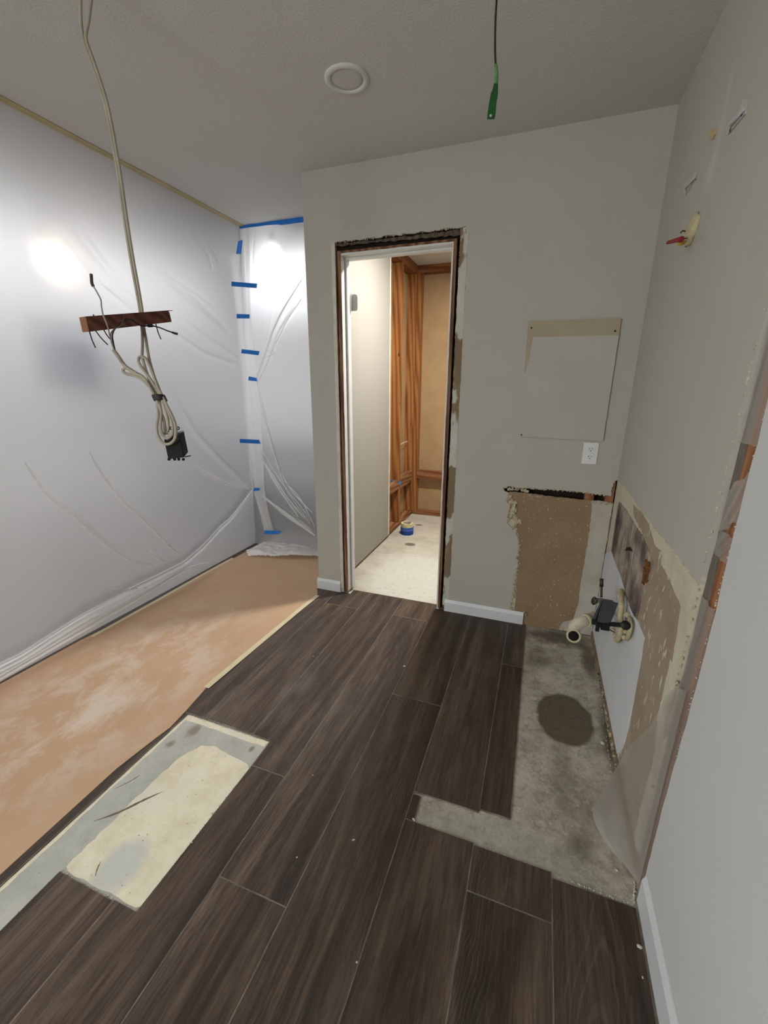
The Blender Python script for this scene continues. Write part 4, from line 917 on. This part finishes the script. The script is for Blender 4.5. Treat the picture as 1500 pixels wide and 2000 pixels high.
# ------------------------------------------------------------------ hanging cable bundle, wood block and box
def PX(px, py, d): return PD(px, py, d)
def c3(x, y, d): return PD(120 + .2 * x, 520 + .2 * y, d)
cab = thing('cable', 'pale flat cable hanging from the ceiling in bundled loops', 'cable', PD(262, 560, 1.36))
main = [(158, -45, 1.165), (157, 0, 1.19), (158, 40, 1.21), (163, 75, 1.22), (178, 120, 1.23), (200, 185, 1.25), (213, 240, 1.27), (222, 290, 1.29), (232, 350, 1.31), (243, 430, 1.34), (255, 505, 1.38), (265, 560, 1.41), (273, 605, 1.43), (277, 640, 1.42)]
def strand(pts, r=0.0045, mat=None, name='strand'):
    return obj(name, tube(bmesh.new(), pts, r, 10, 6), mat or M_CABLE, cab)
A_ = [PD(*q) for q in main] + [c3(790, 660, 1.40), c3(792, 760, 1.38), c3(788, 880, 1.36), c3(800, 930, 1.355), c3(840, 1060, 1.35), c3(890, 1170, 1.345), c3(935, 1260, 1.34), c3(955, 1330, 1.335), c3(975, 1430, 1.33), c3(968, 1550, 1.325), c3(985, 1640, 1.32), c3(1030, 1682, 1.31), c3(1078, 1645, 1.30), c3(1090, 1580, 1.31), c3(1070, 1490, 1.32), c3(1030, 1390, 1.33), c3(985, 1310, 1.335), c3(955, 1250, 1.335), c3(900, 1150, 1.34), c3(815, 1030, 1.345), c3(765, 960, 1.35), c3(752, 910, 1.352), c3(775, 882, 1.355), c3(820, 900, 1.35), c3(860, 970, 1.345), c3(915, 1110, 1.34), c3(965, 1250, 1.335), c3(1000, 1360, 1.33), c3(1035, 1480, 1.33), c3(1045, 1580, 1.335), c3(1030, 1640, 1.335)]
strand(A_)
rt = [(186, -45, 1.165), (178, 0, 1.19), (173, 40, 1.205), (168, 75, 1.215), (183, 120, 1.228), (204.5, 185, 1.248), (217.5, 240, 1.268), (226.5, 290, 1.288), (236.5, 350, 1.308), (248, 430, 1.338), (260, 505, 1.378), (270, 560, 1.408), (277.5, 605, 1.428), (281, 640, 1.42)]
B_ = [PD(*q) for q in rt] + [c3(822, 690, 1.40), c3(838, 800, 1.38), c3(860, 920, 1.36), c3(900, 1060, 1.35), c3(950, 1190, 1.34), c3(985, 1270, 1.33), c3(1035, 1370, 1.325), c3(1085, 1470, 1.315), c3(1115, 1570, 1.30), c3(1108, 1680, 1.295), c3(1060, 1732, 1.295), c3(1000, 1730, 1.30), c3(950, 1670, 1.31), c3(930, 1570, 1.32), c3(945, 1450, 1.33), c3(930, 1330, 1.335), c3(915, 1270, 1.335), c3(860, 1180, 1.34), c3(790, 1110, 1.345), c3(710, 1070, 1.35), c3(640, 1052, 1.352), c3(605, 1030, 1.352), c3(605, 1003, 1.35), c3(645, 1000, 1.345), c3(700, 1045, 1.34), c3(780, 1070, 1.34), c3(830, 1120, 1.34), c3(890, 1230, 1.33), c3(930, 1300, 1.33), c3(960, 1400, 1.335), c3(1000, 1500, 1.335), c3(1012, 1600, 1.335), c3(1010, 1645, 1.335)]
strand(B_)
strand([c3(505, 812, 1.30), c3(560, 890, 1.315), c3(600, 950, 1.33), c3(640, 990, 1.335), c3(720, 1040, 1.342), c3(800, 1090, 1.345), c3(870, 1180, 1.345), c3(920, 1270, 1.342)], 0.0058, name='sheath')
bandc = [c3(895, 1290, 1.335), c3(1020, 1282, 1.335)]
ax_ = (c3(985, 1330, 1.335) - c3(945, 1245, 1.335)).normalized(); bc = c3(958, 1288, 1.335)
bm = bmesh.new(); side = (bandc[1] - bandc[0]).normalized(); dep = ax_.cross(side).normalized(); rings = []
for h in (-0.0095, -0.004, 0.004, 0.0095):
    rings.append([bm.verts.new(bc + ax_ * h + side * 0.0205 * math.cos(a) + dep * 0.015 * math.sin(a)) for a in [2 * math.pi * k / 20 for k in range(20)]])
for r, s in zip(rings, rings[1:]):
    for k in range(20): bm.faces.new((r[k], r[(k + 1) % 20], s[(k + 1) % 20], s[k]))
bm.faces.new(rings[0]); bm.faces.new(rings[-1])
obj('tape_band', bm, M_BLACK, cab)
def wire(pts, r, mat, name='wire'): return obj(name, tube(bmesh.new(), [c3(*q) for q in pts], r, 8, 6), mat, cab)
wire([(515, 815, 1.30), (495, 740, 1.28), (470, 670, 1.25), (455, 600, 1.235), (430, 530, 1.225), (405, 470, 1.22), (390, 390, 1.22), (385, 330, 1.22), (350, 260, 1.22), (310, 192, 1.22)], 0.0020, M_GREYWIRE)
wire([(310, 195, 1.22), (297, 165, 1.22), (293, 120, 1.22), (290, 78, 1.22)], 0.0042, M_COPPER, 'wire_nut')
wire([(520, 810, 1.30), (505, 740, 1.28), (497, 680, 1.27), (515, 620, 1.265), (565, 560, 1.265), (625, 522, 1.27), (685, 522, 1.285), (730, 555, 1.30), (780, 580, 1.315), (850, 582, 1.33)], 0.0022, M_BLACK)
wire([(845, 582, 1.33), (890, 580, 1.34)], 0.0046, M_BLACK, 'wire_nut')
wire([(885, 580, 1.34), (960, 600, 1.35), (1040, 632, 1.36), (1095, 650, 1.37)], 0.0020, M_BLACK)
wire([(1085, 647, 1.37), (1105, 655, 1.37), (1135, 662, 1.372)], 0.0036, M_BLACK, 'wire_nut')
wire([(510, 810, 1.30), (485, 730, 1.28), (482, 660, 1.27), (510, 620, 1.265), (560, 590, 1.262), (590, 570, 1.262), (605, 520, 1.262), (620, 485, 1.262)], 0.0015, M_COPPER)

Ab = PD(167, 618, 1.25); Bb = PD(330, 606, 1.42); Vb = PD(174, 648, 1.25) - Ab
Lb = Bb - Ab; d1 = ray(141, 622); dep_ = (Ab - CAM).dot(Lb) / d1.dot(Lb); Eb = CAM + d1 * dep_ - Ab
if Eb.length > 0.055: Eb = Eb.normalized() * 0.055
blk = thing('wood_block', 'short offcut of reddish framing lumber hung among the cables', 'wood block', Ab)
bm = hexa(bmesh.new(), [Ab, Bb, Bb + Vb * 0.86, Ab + Vb, Ab + Eb, Bb + Eb, Bb + Eb + Vb * 0.86, Ab + Eb + Vb])
# splintered far end: roughen by subdividing
bmesh.ops.subdivide_edges(bm, edges=bm.edges[:], cuts=4, use_grid_fill=True)
Ln = Lb.normalized()
for v in bm.verts:
    if (v.co - Ab).dot(Ln) > Lb.length - 1e-4: v.co += Ln * R.uniform(-0.010, 0.003)
for f in bm.faces:
    nf = Eb.cross(Vb).normalized()
    if abs((f.calc_center_median() - Ab).dot(nf)) < 2e-3: f.material_index = 1
obj('block', bm, [M_BLOCK, M_END], blk)
bm = bmesh.new(); tip = Bb + Eb * 0.3; hexa(bm, [tip - Ln * 0.05, tip + Ln * 0.022, tip + Ln * 0.020 + Vb * 0.04, tip - Ln * 0.05 + Vb * 0.08, tip - Ln * 0.05 + Eb * 0.3, tip + Ln * 0.022 + Eb * .1, tip + Ln * 0.020 + Vb * 0.04 + Eb * .1, tip - Ln * 0.05 + Vb * 0.08 + Eb * .3])
obj('splinter', bm, M_BLOCK, blk)
def nail(p0, p1, d0, d1_): return obj('nail', tube(bmesh.new(), [c3(*p0, d0), c3((p0[0] + p1[0]) / 2 - 4, (p0[1] + p1[1]) / 2 + 4, (d0 + d1_) / 2), c3(*p1, d1_)], 0.0017, 8, 4), M_SCREW, blk)
nail((270, 625), (332, 795), 1.27, 1.27); nail((335, 632), (452, 766), 1.29, 1.28); nail((415, 622), (482, 718), 1.31, 1.29); nail((922, 565), (972, 712), 1.41, 1.40); nail((330, 492), (312, 472), 1.30, 1.30)

def ebox(name, label, front, offs, mat, cat='electrical box'):
    """moulded switch box: hollow open back, side ribs"""
    t = thing(name, label, cat, sum(front, Vector()) / 4 + offs * 0.5)
    bm = hexa(bmesh.new(), front + [p + offs for p in front]); bmesh.ops.bevel(bm, geom=bm.edges[:], offset=0.0018, segments=2, affect='EDGES')
    obj('body', bm, mat, t); return t
fr = [c3(1000, 1690, 1.31), c3(1155, 1650, 1.31), c3(1200, 1868, 1.31), c3(1042, 1886, 1.31)]
of = c3(1196, 1610, 1.37) - fr[1]
hb = ebox('electrical_box', 'dark grey electrical box dangling below the cable loops', fr, of, M_BOXG)
for (x, y, dd) in ((1072, 1582, 1.34), (1140, 1582, 1.345)):
    ring = [c3(x + 11 * math.cos(a), y + 13 * math.sin(a), dd) for a in [k * 2 * math.pi / 12 for k in range(13)]]
    obj('mounting_ear', tube(bmesh.new(), ring, 0.0016, 8, 2), M_BOXG, hb)
obj('screw', tube(bmesh.new(), [c3(1040, 1632, 1.33), c3(1195, 1612, 1.345)], 0.0026, 8, 4), M_STEEL, hb)
obj('screw', tube(bmesh.new(), [c3(1205, 1862, 1.33), c3(1262, 1850, 1.34)], 0.0018, 8, 4), M_SCREW, hb)
for x in (1050, 1105, 1145, 1190):
    obj('foot', BX(c3(x, 1884, 1.32) - Vector((.003, .003, .004)), c3(x, 1884, 1.32) + Vector((.003, .003, .003))), M_BOXG, hb)

# black cord with green tape
p0, p1, p2 = PD(970, 0, .9), PD(968, 125, .9), PD(960, 232, .9)
bc_ = thing('cable', 'thin black cable hanging from the ceiling with a green taped end', 'cable', p1)
obj('cord', tube(bmesh.new(), [Vector((-0.19, 1.27, H)), Vector((-0.184, 1.235, 2.30)), p0, PD(967.5, 50, .9), PD(967, 95, .9), p1, PD(969, 140, .9)], 0.0022, 10, 6), M_BLACK, bc_)
obj('green_wrap', tube(bmesh.new(), [PD(969, 126, .899), PD(970, 145, .899), PD(968.5, 166, .899)], lambda t: 0.0028 + 0.0016 * t, 12, 6), M_GREENL, bc_)
def flag(pts, th, mat):
    f = [PD(x, y, .895) for x, y in pts]; n = (CAM - f[0]).normalized() * th
    bm = bmesh.new(); a = [bm.verts.new(p) for p in f]; b_ = [bm.verts.new(p - n) for p in f]
    bm.faces.new(a); bm.faces.new(b_[::-1])
    for i in range(len(f)): j = (i + 1) % len(f); bm.faces.new((a[i], a[j], b_[j], b_[i]))
    bmesh.ops.bevel(bm, geom=bm.edges[:], offset=0.0008, segments=2, affect='EDGES')
    return obj('green_tape', bm, mat, bc_)
flag([(964.5, 163), (973, 163), (972, 180), (972.5, 184), (970, 200), (968, 222), (966, 233), (951, 233), (953, 215), (956, 197), (959, 180), (962, 178)], 0.010, M_GREEN)
o = obj('rivet', lathe(bmesh.new(), [(0, -0.001), (0.0026, -0.001), (0.0022, 0.001), (0, 0.001)], PD(958.5, 226, .894), (CAM - PD(958, 226, .9)), 12), M_STEEL, bc_)

# ------------------------------------------------------------------ recessed lamp (off) in the ceiling
lc = Vector((-0.802, 1.800, H)); rl = thing('recessed_light', 'round white recessed ceiling light, switched off', 'lamp', lc)
obj('trim_ring', lathe(bmesh.new(), [(0.060, 0.0), (0.060, -0.003), (0.066, -0.008), (0.078, -0.007), (0.084, -0.002), (0.084, 0.0)], lc, (0, 0, 1), 48), M_LTRIM, rl)
obj('lens', lathe(bmesh.new(), [(0.0, -0.004), (0.045, -0.0035), (0.060, -0.0025), (0.060, 0.0)], lc, (0, 0, 1), 48), M_LENS, rl)

# ------------------------------------------------------------------ drywall patch panel with screws
pc = [xz(1031.5, 628), xz(1213, 622), xz(1177, 861), xz(1015, 852)]
pan = thing('drywall_panel', 'grey drywall offcut screwed to the back wall above the outlet', 'panel', (0.1, D, 1.37))
obj('board', slab2d(bmesh.new(), jag(pc, 0.03, 0.0007, True), XZ, D - 0.0135, D - 0.0005), M_PANEL, pan)
def lerp2(a, b, t): return (a[0] + (b[0] - a[0]) * t, a[1] + (b[1] - a[1]) * t)
tl, tr, br, bl_ = pc
obj('tan_margin', slab2d(bmesh.new(), jag([lerp2(tl, tr, .003), lerp2(tl, tr, .997), lerp2(tr, br, .13), lerp2(lerp2(tl, bl_, .13), lerp2(tr, br, .13), .07), lerp2(lerp2(tl, bl_, .30), lerp2(tr, br, .30), .05), lerp2(tl, bl_, .45)], 0.02, 0.0006, True), XZ, D - 0.0139, D - 0.0130), M_PANELT, pan)
for q in ((1038, 640.5), (1201.5, 646.5), (1018.5, 849.5)):
    p = P(*q, 1, D - 0.0145); obj('screw', lathe(bmesh.new(), [(0, -0.0005), (0.0042, -0.0005), (0.0042, 0.002), (0, 0.002)], p, (0, 1, 0), 14), M_SCREW, pan)
# outlet
oc = [xz(1141.5, 862.5), xz(1171, 864.5), xz(1164, 907), xz(1135, 905)]
ox = (oc[0][0] + oc[1][0] + oc[2][0] + oc[3][0]) / 4; oz = sum(q[1] for q in oc) / 4
ou = thing('outlet', 'white duplex outlet below the drywall panel', 'outlet', (ox, D, oz))
bm = BX((ox - 0.035, D - 0.006, oz - 0.056), (ox + 0.035, D - 0.0005, oz + 0.054), 0.0022); obj('cover_plate', bm, M_OUTL, ou)
for dz in (0.0195, -0.0195):
    prof = []; bm = bmesh.new(); pts = []
    for k in range(28):
        a = 2 * math.pi * k / 28; pts.append((ox + 0.0165 * math.cos(a), oz + dz + max(-0.0130, min(0.0130, 0.0165 * math.sin(a)))))
    slab2d(bm, pts, XZ, D - 0.0078, D - 0.005); rc = obj('receptacle', bm, M_OUTL, ou)
    bm = bmesh.new()
    for sx, hh in ((-0.0062, 0.0042), (0.0062, 0.0034)): box(bm, (ox + sx - 0.0011, D - 0.0082, oz + dz + 0.003 - hh), (ox + sx + 0.0011, D - 0.0074, oz + dz + 0.003 + hh))
    lathe(bm, [(0, 0), (0.0026, 0), (0.0026, 0.001), (0, 0.001)], (ox, D - 0.0082, oz + dz - 0.0075), (0, 1, 0), 12)
    o = obj('slots', bm, M_BLACKIN, rc); o.location = Vector((0, 0, 0))
obj('screw', lathe(bmesh.new(), [(0, 0), (0.003, 0), (0.003, 0.001), (0, 0.001)], (ox, D - 0.0066, oz), (0, 1, 0), 12), M_TRIM, ou)

# ------------------------------------------------------------------ fittings left on the right wall
def bracket(px, lab):
    pts = [yz(*q) for q in px]; cen = P(*px[0], 0, XR); t = thing('bracket', lab, 'bracket', cen, 'brackets on the right wall')
    obj('plate', slab2d(bmesh.new(), pts, YZ, XR - 0.0045, XR - 0.0004), M_BRKT, t); return t
b1 = bracket([(1455, 193), (1461, 191), (1461, 209), (1458, 222), (1424, 263), (1421, 250), (1424, 243), (1450, 212)], 'larger angled metal bracket high on the right wall')
b2 = bracket([(1355, 338), (1361, 334), (1358, 352), (1340, 381), (1335, 369), (1338, 362)], 'smaller angled metal bracket above the wire stub')
def hole(par, px, r=0.004):
    p = P(*px, 0, XR - 0.0048); obj('screw_hole', lathe(bmesh.new(), [(0, 0), (r, 0), (r, 0.0004), (0, 0.0004)], p, (1, 0, 0), 12), M_SCREW, par)
hole(b1, (1449, 222), 0.0055); hole(b1, (1426, 254), 0.0055); hole(b2, (1352, 354), 0.0045); hole(b2, (1340, 372), 0.0045)
for b_, (a, c) in ((b1, ((1453, 214), (1427, 246))), (b2, ((1357, 346), (1339, 368)))):
    obj('flange', tube(bmesh.new(), [P(*a, 0, XR - 0.008), P(*c, 0, XR - 0.008)], 0.003, 8, 2, False), M_BRKT, b_)
an = obj('wall_anchor', slab2d(bmesh.new(), [yz(*q) for q in [(1391, 252), (1400, 250), (1399, 262), (1394, 272), (1388, 271), (1388, 262)]], YZ, XR - 0.005, XR - 0.0003), M_ANCH); tag(an, 'small tan wall anchor between the two brackets', 'anchor')
ws = thing('wire_stub', 'foam-filled hole with red wire nut on the right wall', 'wire stub', P(1352, 450, 0, XR))
fm = bmesh.new(); fc = P(1354, 449, 0, XR); m_ = bmesh.ops.create_icosphere(fm, subdivisions=3, radius=1.0)
for v in m_['verts']:
    q = v.co.copy(); k = 1 + 0.10 * math.sin(q.y * 7 + q.z * 5) + R.uniform(-.04, .04)
    yv = q.y * 0.062 * k; zv = q.z * 0.040 * k - yv * 0.12
    v.co = Vector((XR - max(0.0, -q.x) * 0.016 * k - 0.0003, fc.y + yv, fc.z + zv))
obj('foam', fm, M_FOAM, ws, True)
obj('wire_nut', tube(bmesh.new(), [P(1332, 467, 0, XR - 0.05), P(1318, 470, 0, XR - 0.062), P(1304, 474, 0, XR - 0.075)], lambda t: 0.0078 - 0.0030 * t, 12, 4), M_RED, ws)
obj('wire_nut', tube(bmesh.new(), [P(1338, 472, 0, XR - 0.030), P(1331, 476, 0, XR - 0.045), P(1324, 477, 0, XR - 0.055)], 0.0045, 10, 4), M_YEL, ws)
obj('wire', tube(bmesh.new(), [P(1342, 465, 0, XR - 0.008), P(1336, 466, 0, XR - 0.03), P(1328, 467, 0, XR - 0.05)], 0.002, 8, 4), M_BLACK, ws)
obj('wire', tube(bmesh.new(), [P(1341, 452, 0, XR - 0.012), P(1333, 451, 0, XR - 0.026), P(1329, 456, 0, XR - 0.03)], 0.0022, 8, 4), M_COPPER, ws)

# ------------------------------------------------------------------ drain, valve, supply pipe and box left in the sink area
dr = thing('drain_pipe', 'cream plastic drain elbow with open end, standing out of the right wall', 'pipe', (XR, 1.75, 0.42))
E0, E1, E2, E3 = Vector((0.30, 1.752, 0.424)), Vector((0.245, 1.748, 0.416)), Vector((0.215, 1.735, 0.392)), Vector((0.219, 1.722, 0.362))
obj('pipe', tube(bmesh.new(), [Vector((XR - 0.002, 1.95, 0.402)), Vector((0.33, 1.861, 0.409)), Vector((0.262, 1.766, 0.418))], 0.0225, 24, 4), M_PVC, dr)
obj('coupling_ring', tube(bmesh.new(), [Vector((0.268, 1.774, 0.4175)), Vector((0.254, 1.755, 0.4175))], 0.0265, 24, 2, False), M_PVCR, dr)
fdir = (Vector((0.06, 0.30, 0.95)) - Vector((0.219, 1.722, 0.362))).normalized()
nose = Vector((0.217, 1.722, 0.360))
obj('elbow', tube(bmesh.new(), [Vector((0.258, 1.761, 0.418)), Vector((0.238, 1.750, 0.411)), Vector((0.222, 1.752, 0.392)), Vector((0.217, 1.745, 0.372)), nose - fdir * 0.030], 0.0240, 24, 6), M_PVC, dr)
obj('open_end', lathe(bmesh.new(), [(0.022, -0.03), (0.0285, -0.022), (0.0285, 0.008), (0.026, 0.011), (0.0205, 0.011), (0.0205, -0.02), (0.0, -0.02)], nose, fdir, 28), M_PVCR, dr)
obj('bore', lathe(bmesh.new(), [(0.0, 0.0085), (0.0204, 0.0085), (0.0204, -0.004), (0.0, -0.004)], nose, fdir, 28), M_BLACKIN, dr)
vx = 1.77
va = thing('shutoff_valve', 'corroded shutoff valve with dark oval handle above the drain', 'valve', PD(1172, 1172, 1.80))
def q3(x, y, d): return PD(1080 + x * .13333, 1100 + y * .13333, d)
obj('stem', tube(bmesh.new(), [q3(708, 500, 1.79), q3(710, 400, 1.79), q3(712, 335, 1.79)], 0.0046, 12, 3), M_BRASSD, va)
obj('compression_nut', tube(bmesh.new(), [q3(710, 340, 1.79), q3(712, 280, 1.79), q3(714, 226, 1.79)], [0.0084, 0.0072, 0.0078], 8, 3, False), M_BRASSD, va)
obj('valve_body', tube(bmesh.new(), [q3(632, 560, 1.785), q3(680, 545, 1.79), q3(760, 555, 1.80), q3(860, 570, 1.83)], lambda t: 0.0105 - 0.002 * abs(t - .3), 14, 5), M_VALVE, va)
hd = q3(602, 552, 1.78); hx = (q3(632, 560, 1.785) - hd).normalized()
bm = bmesh.new(); lathe(bm, [(0, -0.004), (0.010, -0.004), (0.0135, -0.001), (0.0135, 0.002), (0.010, 0.005), (0, 0.005)], (0, 0, 0), (0, 0, 1), 24)
zq = hx.to_track_quat('Z', 'Y').to_matrix().to_4x4(); bmesh.ops.transform(bm, matrix=Matrix.Translation(hd) @ zq, verts=bm.verts[:]);
for v in bm.verts: v.co.z = hd.z + (v.co.z - hd.z) * 1.35
obj('handle', bm, M_BRASSD, va)
def w3(x, y, off): return P(1080 + x * .13333, 1100 + y * .13333, 0, XR - off)
sp = thing('supply_pipe', 'foam-coated supply pipes bent up along the wall behind the grey box', 'pipe', w3(1000, 900, 0.02))
obj('pipe', tube(bmesh.new(), [w3(1005, 405, 0.004), w3(1003, 450, 0.018), w3(1003, 560, 0.026), w3(1000, 650, 0.028), w3(985, 780, 0.028), w3(1000, 900, 0.026), w3(980, 1020, 0.026), w3(952, 1110, 0.020), w3(940, 1130, 0.004)], 0.0100, 14, 5), M_FOAM, sp)
obj('pipe', tube(bmesh.new(), [w3(1125, 790, 0.003), w3(1128, 830, 0.014), w3(1130, 920, 0.018), w3(1112, 1040, 0.016), w3(1085, 1110, 0.004)], 0.0075, 14, 5), M_FOAM, sp)
bm = bmesh.new()
for x, y, r in ((960, 1060, .013), (930, 1120, .012), (905, 1060, .010), (985, 420, .013), (1010, 440, .012), (1040, 1080, .010), (1000, 700, .006), (880, 980, .010), (1090, 760, .012), (1060, 1000, .010), (900, 900, .012)):
    m_ = bmesh.ops.create_icosphere(bm, subdivisions=2, radius=r, matrix=Matrix.Translation(w3(x, y, 0.010)))
    for v in m_['verts']: v.co += Vector((R.uniform(-1, 1), R.uniform(-1, 1), R.uniform(-1, 1))) * r * 0.12
o = obj('foam_blobs', bm, M_FOAM, sp, True); o['kind'] = 'stuff'
rod = thing('pipe_nipple', 'black threaded pipe stub with round flange behind the grey box', 'pipe', w3(1000, 905, 0.04))
fl = w3(1065, 910, 0.034); r0 = q3(830, 893, 1.665)
obj('rod', tube(bmesh.new(), [r0, r0.lerp(fl, 0.5), fl], 0.0088, 14, 3), M_BLACK, rod)
obj('flange', lathe(bmesh.new(), [(0, -0.003), (0.016, -0.003), (0.017, 0.0), (0.014, 0.003), (0, 0.003)], fl, r0 - fl, 24), M_BLACK, rod)
obj('rod_end', tube(bmesh.new(), [fl, w3(1075, 912, 0.002)], 0.0088, 14, 2, False), M_BLACK, rod)
fr = [q3(740, 530, 1.660), q3(962, 582, 1.660), q3(835, 900, 1.650), q3(640, 860, 1.650)]
of = q3(690, 545, 1.710) - q3(740, 530, 1.660)
vb = ebox('electrical_box', 'slate grey electrical box hanging by the drain pipe', fr, of, M_BOXV)
obj('side_rib', hexa(bmesh.new(), [q3(700, 560, 1.665), q3(725, 545, 1.665), q3(615, 850, 1.655), q3(580, 835, 1.655), q3(690, 565, 1.705), q3(715, 550, 1.705), q3(605, 850, 1.695), q3(570, 840, 1.695)]), M_BOXV, vb)
for a, b_ in (((585, 835), (640, 870)), ((640, 880), (700, 905)), ((720, 890), (815, 955)), ((640, 920), (670, 975)), ((760, 870), (800, 905))):
    obj('terminal', BX(Vector(map(min, q3(*a, 1.652), q3(*b_, 1.665))) - Vector((.002, .002, .002)), Vector(map(max, q3(*a, 1.652), q3(*b_, 1.665))), 0.001), M_BOXG, vb)
obj('wire', tube(bmesh.new(), [q3(810, 965, 1.665), q3(860, 990, 1.690), q3(900, 1015, 1.720)], 0.0022, 8, 4), M_COPPER, vb)
obj('wire', tube(bmesh.new(), [q3(960, 665, 1.665), q3(990, 668, 1.710), q3(1020, 690, 1.80)], 0.0015, 8, 4), M_BLACK, vb)

# ------------------------------------------------------------------ clear plastic hanging out of the stud gap
cp = thing('plastic_film', 'clear plastic film spilling from the wall gap onto the concrete', 'plastic sheet', (XR - 0.03, 1.08, 0.3))
A0 = Vector((XR - 0.001, 1.10, 0.66)); bot = [Vector((XR - 0.004, 1.040, 0.005)), Vector((0.375, 1.02, 0.001))]
Rg = lambda z: Vector((XR - 0.004, 1.040, z))
ctl = [(Rg(0.66), P(1318, 1342, 0, XR - 0.004)), (Rg(0.58), P(1296, 1366, 0, XR - 0.006)), (Rg(0.52), P(1281, 1401, 0, XR - 0.010)), (Rg(0.45), P(1258, 1431, 0, XR - 0.014)), (Rg(0.38), P(1235, 1451, 0, XR - 0.020)), (Rg(0.30), P(1214, 1481, 0, XR - 0.028)), (Rg(0.22), P(1199, 1507, 2, 0.012)), (Rg(0.15), P(1170, 1560, 2, 0.006)), (Rg(0.08), P(1158, 1592, 2, 0.004)), (Rg(0.03), P(1182, 1645, 2, 0.003)), (Vector((XR - 0.010, 1.038, 0.003)), P(1225, 1695, 2, 0.002))]
n = 30; ca = catmull([c[0] for c in ctl], 6); cb_ = catmull([c[1] for c in ctl], 6)
g = np.zeros((len(ca), n, 3))
for i, (a, b_) in enumerate(zip(ca, cb_)):
    for j in range(n):
        u = j / (n - 1); p = a.lerp(b_, u); sag = math.sin(math.pi * u)
        p = p + Vector((0.003 * math.sin(u * 9 + i * .12) * sag, 0.003 * math.sin(u * 14 + 1) * sag, 0)); fl_ = max(0.0, (i - 30) / 30) * 0.5; p.z = max(0.002, p.z - fl_ * sag * p.z); p.x = min(p.x + fl_ * 0.02 * sag, XR - 0.003); g[i, j] = p
grid_obj('film', g[..., 0], g[..., 1], g[..., 2], M_CLEAR, cp)
cf = thing('plastic_film', 'wrinkled clear film stretched over the bare stud', 'plastic sheet', (XR, 1.08, 1.2))
def film(z0, z1, y0, y1, amp, seed, n1=40, n2=14, diag=0.0):
    rr = random.Random(seed); g = np.zeros((n1, n2, 3)); ph = rr.uniform(0, 6)
    for i in range(n1):
        for j in range(n2):
            z = z0 + (z1 - z0) * i / (n1 - 1) + diag * j / (n2 - 1); y = y0 + (y1 - y0) * j / (n2 - 1)
            g[i, j] = (XR + 0.006 + amp * math.sin(j * 1.1 + i * 0.25 + ph) * math.sin(math.pi * j / (n2 - 1)), y, z)
    return grid_obj('film', g[..., 0], g[..., 1], g[..., 2], M_CLEAR, cf)
film(1.24, 2.3, 1.012, 1.108, 0.004, 1); film(1.10, 1.20, 1.012, 1.112, 0.007, 2, diag=-0.07); film(0.99, 1.05, 1.012, 1.10, 0.003, 5); film(0.02, 0.88, 1.012, 1.112, 0.003, 4)

# ------------------------------------------------------------------ plaster chips on the floor
chips = [((690, 1641), 'white plaster chip on the plank in the middle of the floor', .0042), ((612, 1282), 'tiny white chip on the planks near the doorway light', .0022), ((977, 1391), 'white chip on the narrow plank beside the bare concrete', .005), ((790, 1302), 'white smear of plaster at a plank end before the doorway', .006), ((1249, 1850), 'white chip on the planks beside the right baseboard', .0055), ((580, 1675), 'white speck on the plank right of the cream slab patch', .0035), ((697, 1880), 'thin white sliver on a plank near the bottom edge', .0035), ((1255, 1910), 'small chip against the right baseboard', .003), ((611, 1515), 'white speck on the wide plank above the plank joint', .0028), ((1016, 1580), 'pale splinter on the concrete beside the plank corner', .005), ((375, 1646), 'white speck on the plank beside the cream slab patch', .0025), ((808, 1602), 'white plaster bit in the corner of the floor gap', .006), ((1205, 1700), 'pale chip on the concrete near the right wall foot', .004), ((1177, 1452), 'pale rotten splinter lying by the wall sill', .009), ((1205, 1800), 'sliver on the plank below the concrete corner', .003)]
for (px, py), lab, r in chips:
    onslab = 'concrete' in lab or 'sill' in lab or 'gap' in lab
    p = P(px, py, 2, -0.004 if onslab else 0.0); bm = bmesh.new(); m_ = bmesh.ops.create_icosphere(bm, subdivisions=1, radius=r)
    s = (R.uniform(.7, 1.6), R.uniform(.6, 1.1), 0.5); an_ = R.uniform(0, 3)
    for v in bm.verts:
        q = Vector((v.co.x * s[0], v.co.y * s[1], v.co.z * s[2])) * R.uniform(.75, 1.2); v.co = Vector((q.x * math.cos(an_) - q.y * math.sin(an_), q.x * math.sin(an_) + q.y * math.cos(an_), q.z)) + p
    lo = min(v.co.z for v in bm.verts); base = -0.0055 if onslab else 0.0001
    for v in bm.verts: v.co.z += base - lo
    tag(obj('plaster_chip', bm, M_CHIP, loc=(p.x, p.y, base)), lab, 'debris', 'plaster chips on the floor')
